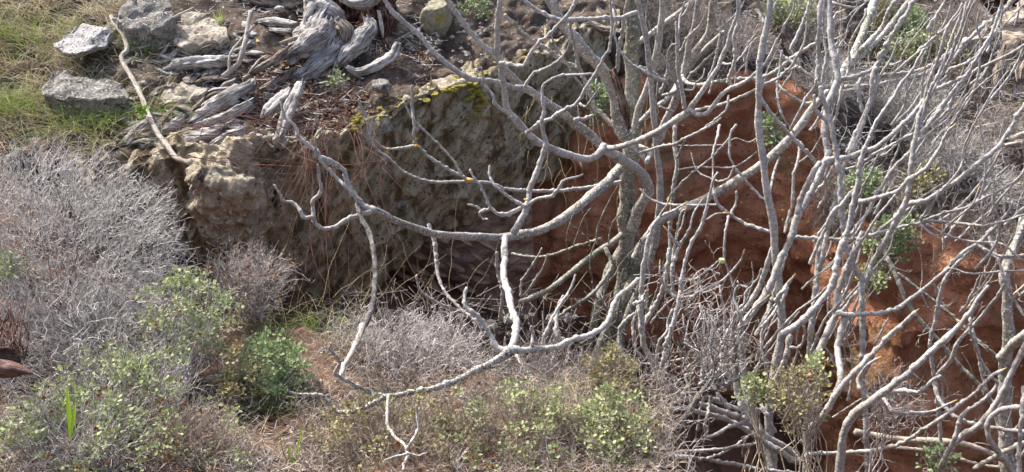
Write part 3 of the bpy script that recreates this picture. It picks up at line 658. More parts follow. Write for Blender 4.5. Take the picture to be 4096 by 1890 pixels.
def thing_gnarl(name, tile, s, w_, d, dd, m, label, cat='log', seed=0, **k):
    k0 = TILE[tile][2] / F * d; p = tg(tile, s, d, dd); return gnarl(name, p, [x * k0 for x in w_], M[m], None, seed=seed, label=label, cat=cat, loc=tuple(p[0]), **k)
thing_gnarl('root_lump', 'FA', '-140,-60 20,-30 180,10 330,30 440,0', [140, 190, 200, 190, 120], 8.0, 7.95, 'rootwood', 'brown weathered root lump cut by the top edge left of the stump', seed=21, depth=.3, sides=40)
thing_gnarl('wood_slab', 'FA', '20,200 140,190 250,210 350,215', [70, 110, 110, 50], 7.75, 7.72, 'driftwood', 'flaky grey slab of dead wood under the root lump', seed=22, depth=.3, flat=.5)
thing_gnarl('wood_chunk', 'FA', '130,262 220,270 300,275', [50, 80, 50], 7.68, 7.68, 'driftwood', 'short broken chunk of grey wood above the ochre stone', seed=23, depth=.3, flat=.5)
thing_gnarl('weathered_log', 'T1', '875,325 960,318 1060,312 1142,312', [50, 68, 66, 50], 7.45, 7.45, 'driftwood', 'short fat grey log below the pale layered boulder', seed=24, depth=.2)
thing_gnarl('weathered_log', 'T1', '975,600 1060,545 1150,490 1235,440', [70, 115, 120, 80], 7.2, 7.3, 'driftwood', 'broad grey flaking log right of the cream stone', seed=25, depth=.22, flat=.6)
thing_gnarl('weathered_log', 'T1', '985,640 1060,620 1150,585 1255,525', [40, 60, 62, 40], 7.1, 7.2, 'driftwood', 'slim grey log lying along the broad flaking log', seed=26, depth=.2)
thing_gnarl('weathered_log', 'T1', '885,735 960,710 1040,680 1110,650', [60, 95, 90, 50], 7.0, 7.08, 'driftwood', 'grooved grey log end with bright sunlit side at the bank edge', seed=27, depth=.22, flat=.7)
thing_gnarl('weathered_log', 'T1', '1070,735 1130,700 1210,665', [40, 60, 40], 6.98, 7.02, 'driftwood', 'small grey log just above the conglomerate boulder', seed=28, depth=.2)
thing_gnarl('weathered_log', 'T1', '640,720 690,665 740,620', [50, 60, 40], 7.05, 7.1, 'driftwood', 'short dark log in the shade behind the dry bush', seed=29, depth=.2)
thing_gnarl('weathered_log', 'T1', '770,660 840,650 910,600', [40, 55, 40], 7.08, 7.12, 'driftwood', 'stubby pale log left of the grooved log end', seed=30, depth=.2)
thing_gnarl('bark_plank', 'FA', '395,740 350,850 290,980 250,1090 210,1200', [80, 110, 120, 120, 90], 7.15, 6.95, 'driftwood', 'long grey bark plank leaning down the bank below the stump', 'plank', 31, depth=.14, flat=.3, twist=.3)
thing_gnarl('bark_plank', 'FA', '300,800 220,880 130,960 70,1040', [80, 130, 120, 60], 7.25, 7.1, 'driftwood', 'wide dull bark plank lying left of the long leaning one', 'plank', 32, depth=.14, flat=.3, twist=.3)
bl = thing_gnarl('weathered_log', 'T4', '1150,150 1200,140 1260,150 1340,130 1420,110', [60, 150, 230, 260, 260], 8.0, 7.8, 'logtan', 'thick bleached tan log with swirling grain at the right edge', seed=33, depth=.2, sides=48, twist=.5)
gnarl('root', tg('T4', '1290,230 1230,290 1190,350 1160,430', 7.85, 7.8), [x * .795 / F * 7.9 for x in (170, 150, 100, 40)], M['rootwood'], bl, seed=37, depth=.3, sides=30)
gnarl('root', tg('T4', '1300,300 1270,350 1265,400', 7.8, 7.75), [x * .795 / F * 7.9 for x in (120, 90, 40)], M['logtan'], bl, seed=38, depth=.3, sides=24)
thing_gnarl('weathered_log', 'T4', '1200,720 1260,710 1340,700', [50, 80, 80], 7.85, 7.85, 'logtan', 'broken tan log end poking in at the right edge below the bleached log', seed=34, depth=.25)
thing_gnarl('root_stub', 'T4', '1240,370 1250,430 1245,495', [34, 38, 30], 7.8, 7.8, 'palewood', 'short white root stub hanging below the bleached log', 'root', 35, depth=.12, sides=14)
thing_gnarl('rotten_log', 'T4', '1150,20 1120,-30 1200,-60 1300,10', [90, 110, 120, 100], 8.4, 8.4, 'rotwood', 'dark red rotten log in the top right corner', seed=36, depth=.3)
thing_gnarl('fallen_log', 'T4', '-60,60 20,120 90,180 130,250 160,320', [40, 60, 66, 60, 40], 8.6, 8.4, 'rootwood', 'dark mottled log lying on the scrubby slope behind the tall fig stems', seed=37, depth=.2)
thing_gnarl('fallen_log', 'T3', '390,110 460,150 540,160 620,170', [26, 44, 34, 20], 8.1, 8.0, 'rootwood', 'thin brown root crossing the bank behind the fig trunk', 'root', 38, depth=.2)
rs2 = random.Random(3)
ANCH = [('pale layered boulder', 1000, 150), ('cream wedge-shaped stone', 920, 470), ('short fat grey log', 1005, 316), ('broad flaking log', 1100, 515), ('grooved log end', 1000, 695), ('small grey log above the conglomerate', 1140, 700), ('dark top boulder', 730, 50), ('smooth bent branch', 1225, 240), ('shaded short log', 690, 665), ('narrow dark stone', 830, 175), ('tall pale stone', 1185, 250)]
taken = set()
def where(x, y, adjs, noun):
    for nm, ax, ay in sorted(ANCH, key=lambda a: (a[1] - x) ** 2 + (a[2] - y) ** 2)[:3]:
        dx, dy = x - ax, y - ay; dr = ('right of' if dx > 0 else 'left of') if abs(dx) > abs(dy) else ('below' if dy > 0 else 'above')
        if (adjs, noun, nm, dr) not in taken:
            taken.add((adjs, noun, nm, dr)); return '%s %s just %s the %s' % (adjs, noun, dr, nm)
    return None
for i in range(100):
    x = rs2.uniform(640, 1290); y = rs2.uniform(150, 720)
    if (860 < x < 1150 and y < 260) or (800 < x < 1040 and 400 < y < 540): continue
    a = rs2.uniform(-.9, .5); L_ = rs2.uniform(35, 90); w_ = rs2.uniform(16, 42); sx, sy = x * .795, y * .795; d = hd(sx, sy) - .06
    lb = where(x, y, ('short ' if L_ < 60 else 'long ') + ('brown' if i % 3 == 0 else 'grey'), 'wood splinter')
    if not lb: continue
    sp3 = [P(sx + t * L_ * .795 * math.cos(a), sy + t * L_ * .795 * math.sin(a), d) + np.array((0, 0, rs2.uniform(-.01, .02))) for t in (-1, -.3, .4, 1)]
    gnarl('wood_splinter', sp3, [w_ * k * .795 / F * d for k in (.5, 1, 1, .5)], M['driftwood' if i % 3 else 'rootwood'], None, depth=.3, sides=12, flat=.4, seed=50 + i, label=lb, cat='wood piece', loc=tuple(sp3[0]), group='broken wood heaped left of the stump')
for i in range(75):
    x = rs2.uniform(560, 1300); y = rs2.uniform(120, 740); sx, sy = x * .795, y * .795; d = hd(sx, sy) - .04
    mt = rs2.choice(['greystone', 'greystone', 'granite', 'palestone']); lb = where(x, y, 'small angular ' + {'greystone': 'dark', 'granite': 'speckled', 'palestone': 'pale'}[mt], 'rock shard')
    if not lb: continue
    z_ = rs2.uniform(.03, .085); rocklump('rock_shard', P(sx, sy, d), (z_, z_ * .8, z_ * .4), M[mt], 300 + i, 3, .25, None, lb, 'rock', (rs2.uniform(-.4, .4), rs2.uniform(-.4, .4), rs2.uniform(0, 6)), 7, 'rock shards in the heap')
def dead(name, tile, s, w0, w1, d0, d1, m, label, cat='branch', knob=.5):
    e = empty(name, P(*tp(tile, s)[0], d0), label, cat); trace(e, tile, w0, w1, d0, d1, s, m, knob=knob, name='limb'); return e
dead('dead_branch', 'T1', '560,80 580,130 620,180 640,250 610,290 650,370 700,460 740,560 780,650 830,720 880,790 955,822', 24, 34, 7.7, 6.75, 'palewood', 'long pale dead branch running down the grass to the conglomerate boulder')
dead('dead_branch', 'T1', '565,95 640,105 700,92 770,100 830,108 900,75 975,40', 16, 12, 7.65, 7.6, 'palewood', 'thin curved grey stick lying across the dark top boulder')
dead('dead_branch', 'T1', '1262,60 1245,150 1225,240 1200,320 1120,385', 26, 30, 7.4, 7.3, 'palewood', 'smooth pale bent branch left of the root pile')
dead('dead_branch', 'T1', '1280,130 1215,200 1160,270 1150,360', 14, 12, 7.35, 7.3, 'palewood', 'thin grey stick standing beside the bent branch')
db = dead('dead_limb', 'T2', '510,1030 525,1090 560,1150 585,1230 600,1340 598,1450 585,1540 555,1620 530,1660', 26, 36, 5.0, 3.95, 'charred', 'dark charred limb hanging down in front of the outcrop, pale at its foot')
trace(db, 'B2', 34, 30, 3.95, 3.62, '540,450 515,520 480,590 445,660 420,715', 'palewood', name='limb', knob=.6)
# ------------------------------------------------------------------ fig trees
FA = empty('fig_tree', P(2400, 1560, 7.4), 'leafless fig tree with mossy grey trunk in the gully and branches sweeping left', 'tree')
FB = empty('fig_tree', P(3400, 1960, 5.0), 'leafless fig tree with many upright pale stems in the right half', 'tree')
FC = empty('fig_tree', P(4040, 1960, 6.0), 'leafless fig tree with lichened tan trunk at the right edge', 'tree')
FD = empty('fig_tree', P(2650, 1960, 4.9), 'small fig sucker stems rising from the shrubs right of the mossy trunk', 'tree')
A_ = [
('T3', 78, 100, 6.25, 7.5, '605,-80 605,100 603,300 603,450 610,640 595,800 580,950 575,1100 572,1250 565,1400 545,1560 515,1760', 'fig_dark'),
('T3', 58, 78, 5.7, 6.5, '170,-50 230,80 300,180 380,270 440,340 500,420 520,520 545,640 590,720', 'fig_old'),
('T3', 66, 40, 7.0, 5.4, '600,1150 640,1050 685,960 670,900 620,850 560,805 480,765 430,715 340,640 270,585 150,500 60,440 -30,360 -70,300 -100,265', 'fig_old'),
('T2', 34, 24, 5.4, 5.1, '1188,265 1100,190 1010,70 960,0 930,-60', 'fig'),
('T2', 28, 24, 5.45, 5.0, '1348,440 1288,435 1220,415 1140,405 1080,398 1000,350 900,270 820,175 700,75 650,0 630,-50', 'fig'),
('T3', 46, 30, 5.8, 4.9, '465,735 430,780 380,802 320,790 250,772 185,740 125,712 65,660 20,605 -15,560 -35,500 -45,400 -55,320 -75,260 -72,130 -60,0 -50,-60', 'fig'),
('T2', 20, 12, 5.3, 5.1, '1285,590 1250,560 1205,525 1190,480 1150,420 1135,340', 'fig'),
('T3', 40, 15, 5.0, 4.8, '5,1175 50,1100 80,1030 95,940 130,850 160,765 175,720 150,640 160,560 155,500 155,430', 'fig'),
('T2', 60, 38, 6.6, 5.0, '1848,830 1800,880 1750,935 1680,990 1610,1050 1530,1110 1430,1160 1330,1182 1250,1195 1150,1195 1050,1190 950,1185 850,1165 750,1130 650,1085 580,1050', 'fig_old2'),
('T2', 36, 12, 5.0, 4.8, '600,1062 540,1040 500,990 460,930 450,870 420,840 370,810 320,790 300,760 250,720 215,690 190,630 150,600 130,540 122,495', 'fig'),
('T2', 20, 18, 4.95, 4.85, '520,1010 460,950 410,900 350,840 315,795', 'fig'),
('T2', 16, 11, 4.85, 4.8, '302,790 300,740 298,690 330,645', 'fig'),
('T2', 14, 9, 4.82, 4.8, '220,695 180,695 150,690', 'fig'),
('T2', 30, 14, 5.0, 4.8, '590,1058 520,1085 450,1110 400,1140 330,1150 290,1110 290,1060 285,1010 325,970 320,900 310,830', 'fig'),
('T2', 24, 12, 4.85, 4.75, '295,1110 275,1095 240,1095 215,1050 180,1020 140,1010 115,970 88,930', 'fig'),
('B2', 36, 40, 5.05, 4.15, '1255,0 1250,100 1245,190 1260,260 1290,370 1310,450 1300,530 1265,580', 'fig'),
('B2', 42, 14, 4.1, 3.5, '1275,575 1200,630 1100,680 1000,730 900,765 800,785 720,800 650,805 590,795 520,760 440,720 400,690 410,660 420,630 400,600 375,570 378,540', 'fig_old2'),
('B2', 28, 13, 3.55, 3.45, '650,808 590,845 520,875 450,885 400,880 370,840 330,805 270,800 200,795 165,785 160,770', 'fig_old2'),
('B2', 18, 16, 3.55, 3.15, '665,800 660,880 665,960 700,1010 745,1050 760,1100 740,1180', 'fig_old'),
('B2', 18, 11, 3.16, 3.2, '755,1080 790,1020 815,970 812,900 808,850', 'fig_old'),
('B2', 12, 8, 3.12, 3.1, '760,1100 700,1110 645,1130', 'fig'),
('B2', 12, 8, 3.12, 3.1, '760,1090 820,1105 860,1090', 'fig'),
('B2', 38, 15, 4.15, 4.2, '1265,580 1210,560 1180,500 1140,440 1100,390 1055,355 1050,300 1060,260', 'fig'),
('B2', 36, 26, 4.15, 4.5, '1262,580 1340,575 1420,570 1500,560 1570,530 1640,510 1720,480 1770,430 1790,370 1820,310 1880,260 1925,215', 'fig'),
('B2', 22, 15, 4.2, 4.15, '1385,570 1390,540 1392,490 1385,455', 'fig'),
('T2', 24, 12, 5.0, 4.9, '1365,1030 1290,1068 1230,1080 1185,1055 1160,1000 1130,930 1100,900 1078,855', 'fig'),
('T2', 18, 11, 4.95, 4.9, '1190,1055 1140,1060 1110,1040 1065,1030', 'fig'),
('T2', 16, 12, 4.95, 4.9, '1150,1058 1125,1070 1135,1095 1165,1105', 'fig'),
('T2', 20, 12, 4.95, 4.9, '1365,1040 1300,1010 1250,975 1200,930 1175,885 1175,835', 'fig'),
('T3', 22, 11, 4.9, 4.8, '75,1035 130,1000 190,990 220,970 245,930 270,905 330,890 355,880', 'fig'),
('T3', 22, 12, 6.9, 5.8, '600,900 500,925 430,940 330,950 250,960 150,962 50,960 -30,950 -108,925 -188,915 -288,915 -388,918 -468,900 -538,870 -588,830 -628,790 -678,755 -708,700 -718,640 -733,590 -758,540 -773,500', 'fig'),
('T2', 20, 11, 5.9, 5.5, '1100,915 1050,895 980,860 900,810 850,775 810,735 740,745 660,750 610,720 570,660 560,600', 'fig'),
('T2', 20, 11, 5.55, 5.4, '808,735 795,680 795,620 785,540 785,430', 'fig'),
('T2', 14, 10, 5.7, 5.5, '1035,885 1000,820 950,760 880,690 800,610 770,570 745,510', 'fig'),
('T3', 28, 40, 5.8, 5.2, '465,750 560,735 650,700 740,660 800,620 870,575 900,560', 'fig'),
('F2', 54, 20, 5.2, 4.9, '400,1000 440,975 500,1020 590,1010 660,930 730,840 800,790 870,760 960,710 1050,630 1110,570 1160,480 1190,410 1220,345', 'fig'),
('F2', 54, 28, 5.2, 4.9, '450,960 500,890 560,800 630,690 700,590 740,480 780,400 800,300 840,200 870,100 870,-40', 'fig'),
('F2', 50, 22, 5.2, 4.95, '400,970 380,850 350,700 340,600 330,450 325,320 320,195', 'fig'),
('F2', 26, 18, 5.05, 4.95, '340,420 348,300 350,180 370,110 395,30', 'fig'),
('F1', 40, 42, 5.2, 5.3, '60,-40 100,0 180,60 280,120 350,155 430,175 520,175 700,170 820,160 950,160 1110,110', 'fig'),
('F1', 42, 22, 5.3, 4.8, '130,1189 230,1110 330,1060 450,990 560,930 620,850 670,760 730,670 780,590 830,490 870,410 880,330 890,230 880,100 870,-40', 'fig'),
('F1', 40, 30, 5.0, 4.8, '-120,560 0,580 80,590 120,570 170,470 230,390 330,310 440,190 520,100 600,-40', 'fig'),
('F1', 30, 20, 5.4, 5.2, '110,770 130,740 190,650 240,630 340,590 420,530 490,440 515,340 500,220', 'fig'),
('F1', 30, 46, 5.7, 6.7, '-60,130 0,190 100,290 200,370 330,450 450,540 590,610 640,700 690,820 730,950 790,1010 900,1110 1000,1200 1180,1420', 'fig_old'),
('F1', 20, 22, 5.6, 5.9, '310,180 350,320 420,460 500,590 560,690 630,770', 'fig'),
('F1', 28, 34, 5.3, 5.8, '505,120 530,300 560,430 590,600', 'fig'),
('F1', 40, 34, 5.9, 6.1, '560,1065 640,1060 720,1030', 'fig'),
('F1', 18, 26, 5.3, 5.3, '280,750 380,690 470,670 600,665 720,660', 'fig'),
('F1', 26, 16, 5.2, 5.0, '600,920 650,950 690,910 740,840 780,780', 'fig'),
('F1', 18, 12, 5.0, 5.0, '760,810 745,750 750,700', 'fig'),
('F1', 50, 70, 5.3, 6.2, '1090,-60 1140,80 1170,250 1210,450 1230,700 1250,900 1265,1100 1290,1350 1320,1700 1300,1900 1270,2200', 'fig'),
('F1', 32, 40, 5.5, 6.2, '1040,-40 1000,130 980,300 950,450 930,620 900,690', 'fig'),
('F1', 22, 26, 5.5, 5.6, '860,0 910,80 925,200 910,300 960,450 1050,560 1150,620 1288,690 1348,720', 'fig'),
('F2', 66, 80, 5.9, 6.6, '205,-40 190,200 160,400 120,600 40,850 -20,1000 -60,1200', 'fig_old'),
('F2', 60, 90, 6.0, 6.8, '530,-40 490,200 440,400 400,600 350,780 290,950 220,1100 150,1300', 'fig_old'),
('F2', 80, 80, 6.0, 6.6, '660,-40 640,150 600,320 500,450 400,600', 'fig_old'),
('F2', 50, 60, 6.4, 6.7, '740,290 600,420 480,540 400,650', 'fig_old'),
('F2', 50, 60, 6.3, 6.7, '480,0 330,130 200,220 60,330 -60,400', 'fig_old'),
('F2', 26, 26, 6.3, 6.5, '700,430 600,520 480,640 420,700', 'fig'),
('F2', 60, 30, 6.6, 6.0, '330,760 240,880 100,980 0,1080', 'fig_old'),
('F2', 30, 14, 5.8, 5.5, '230,700 245,600 210,520 165,450 155,350 130,250', 'fig'),
('F2', 28, 40, 5.6, 6.2, '0,595 100,640 210,720 230,700 190,830', 'fig'),
('F2', 36, 22, 5.2, 5.0, '820,800 790,700 840,560 850,450 830,330 860,230 880,100 890,0', 'fig'),
('F2', 40, 24, 6.4, 5.7, '370,680 430,740 560,755 720,720 900,700 1100,690 1200,655 1289,570 1420,480', 'fig_old'),
('F2', 26, 16, 5.7, 5.5, '700,565 800,570 880,530 950,440 1000,380 1040,340', 'fig'),
('F2', 24, 20, 5.1, 5.0, '480,1200 600,1120 700,1040 770,970 790,850', 'fig'),
('F2', 30, 26, 5.3, 5.0, '500,980 640,950 780,910 900,860 1020,800 1150,740 1289,650 1400,590', 'fig'),
('F2', 22, 12, 6.0, 5.8, '300,1000 200,960 150,940 150,820 160,710', 'fig'),
('F2', 30, 16, 6.0, 5.6, '200,850 300,820 340,780 300,700 250,600 260,440 330,380', 'fig'),
('F2', 24, 12, 5.8, 5.4, '360,460 420,340 500,260 560,180 600,70', 'fig'),
('F2', 18, 12, 5.6, 5.5, '400,800 470,800 500,740 560,680 575,610', 'fig'),
('F5', 26, 20, 5.4, 5.0, '0,250 150,200 300,170 400,120 540,50 640,0 720,-60', 'fig'),
('F5', 20, 22, 5.6, 6.2, '800,110 750,170 640,290 500,400 350,540 240,670', 'fig'),
('F5', 24, 16, 4.9, 4.8, '710,0 680,130 650,250 650,400 645,470', 'fig'),
('F5', 24, 12, 4.9, 5.1, '860,0 810,70 795,200 800,290 830,370 790,470 700,505 640,480 530,430 480,350 455,250', 'fig'),
('F5', 26, 20, 5.0, 5.0, '860,590 850,700 790,820 760,950 750,1100 750,1200 770,1250 800,1340 850,1480', 'fig'),
('F5', 16, 16, 6.6, 6.2, '340,400 500,375 700,380 830,375 940,320 1040,240', 'fig'),
('F5', 12, 12, 6.8, 6.8, '340,185 500,185 740,175 850,120 960,155 1040,120', 'fig'),
('F5', 44, 34, 6.9, 7.0, '310,-40 310,200 330,330 300,550 280,750 265,950 270,1200', 'fig_old'),
('F5', 24, 16, 6.9, 6.6, '330,300 370,200 400,140', 'fig'),
('F5', 54, 50, 6.6, 6.9, '60,330 90,250 20,200 -60,180', 'fig_old'),
('F5', 92, 84, 6.9, 6.4, '-40,1180 60,1000 180,860 400,740 600,650 800,530', 'fig_old'),
('B3', 36, 26, 7.2, 5.6, '600,-60 520,20 400,100 300,180 200,260 100,310 40,330', 'fig_dark'),
('B3', 22, 14, 6.4, 6.0, '470,60 500,150 440,250 380,310 240,400 150,520', 'fig_dark'),
('B3', 14, 10, 6.0, 5.8, '50,310 45,240 80,180 120,120 150,60', 'fig'),
('B3', 14, 10, 6.0, 5.8, '60,300 110,230 160,150 180,90', 'fig'),
('B3', 12, 16, 7.0, 6.5, '0,90 100,105 200,95 320,50 450,15', 'fig_dark'),
('B3', 60, 40, 7.3, 7.4, '555,60 480,200 430,350 400,500 380,640', 'fig_dark'),
('B3', 60, 50, 7.2, 7.2, '640,100 580,280 500,430 440,560 400,660', 'fig_dark'),
('B3', 40, 40, 7.1, 7.2, '740,-60 700,100 640,260 580,400 540,520 480,660', 'fig_dark'),
('B3', 26, 18, 4.35, 4.4, '280,560 230,500 225,430 235,350 260,300', 'fig'),
('B3', 22, 12, 4.3, 4.4, '150,550 190,440 240,350 290,270 318,195', 'fig'),
('B3', 20, 26, 4.7, 4.1, '20,600 80,680 140,760 200,830 260,880', 'fig'),
('B2', 26, 12, 5.6, 5.4, '870,-60 895,20 905,120 915,190 945,270 1000,340 1070,400 1110,430', 'fig'),
('B2', 20, 12, 5.5, 5.3, '1080,400 1000,370 900,330 840,290 815,250 810,195', 'fig'),
('B2', 22, 16, 5.3, 5.1, '1225,430 1235,350 1240,250 1215,190 1210,80', 'fig'),
]
M['fig_old2'] = wood('fig_bark_scaly', [(.20, .19, .17), (.40, .385, .355), (.56, .54, .50)], 70, 90, contrast=(.07, .065, .055), crack_lo=.50, bump=1, speck=(.74, .73, .68), speck_scale=70, speck_lo=.60)
for t in A_: trace(FA, t[0], t[1], t[2], t[3], t[4], t[5], t[6], knob=1.0 if t[1] < 50 else .4)
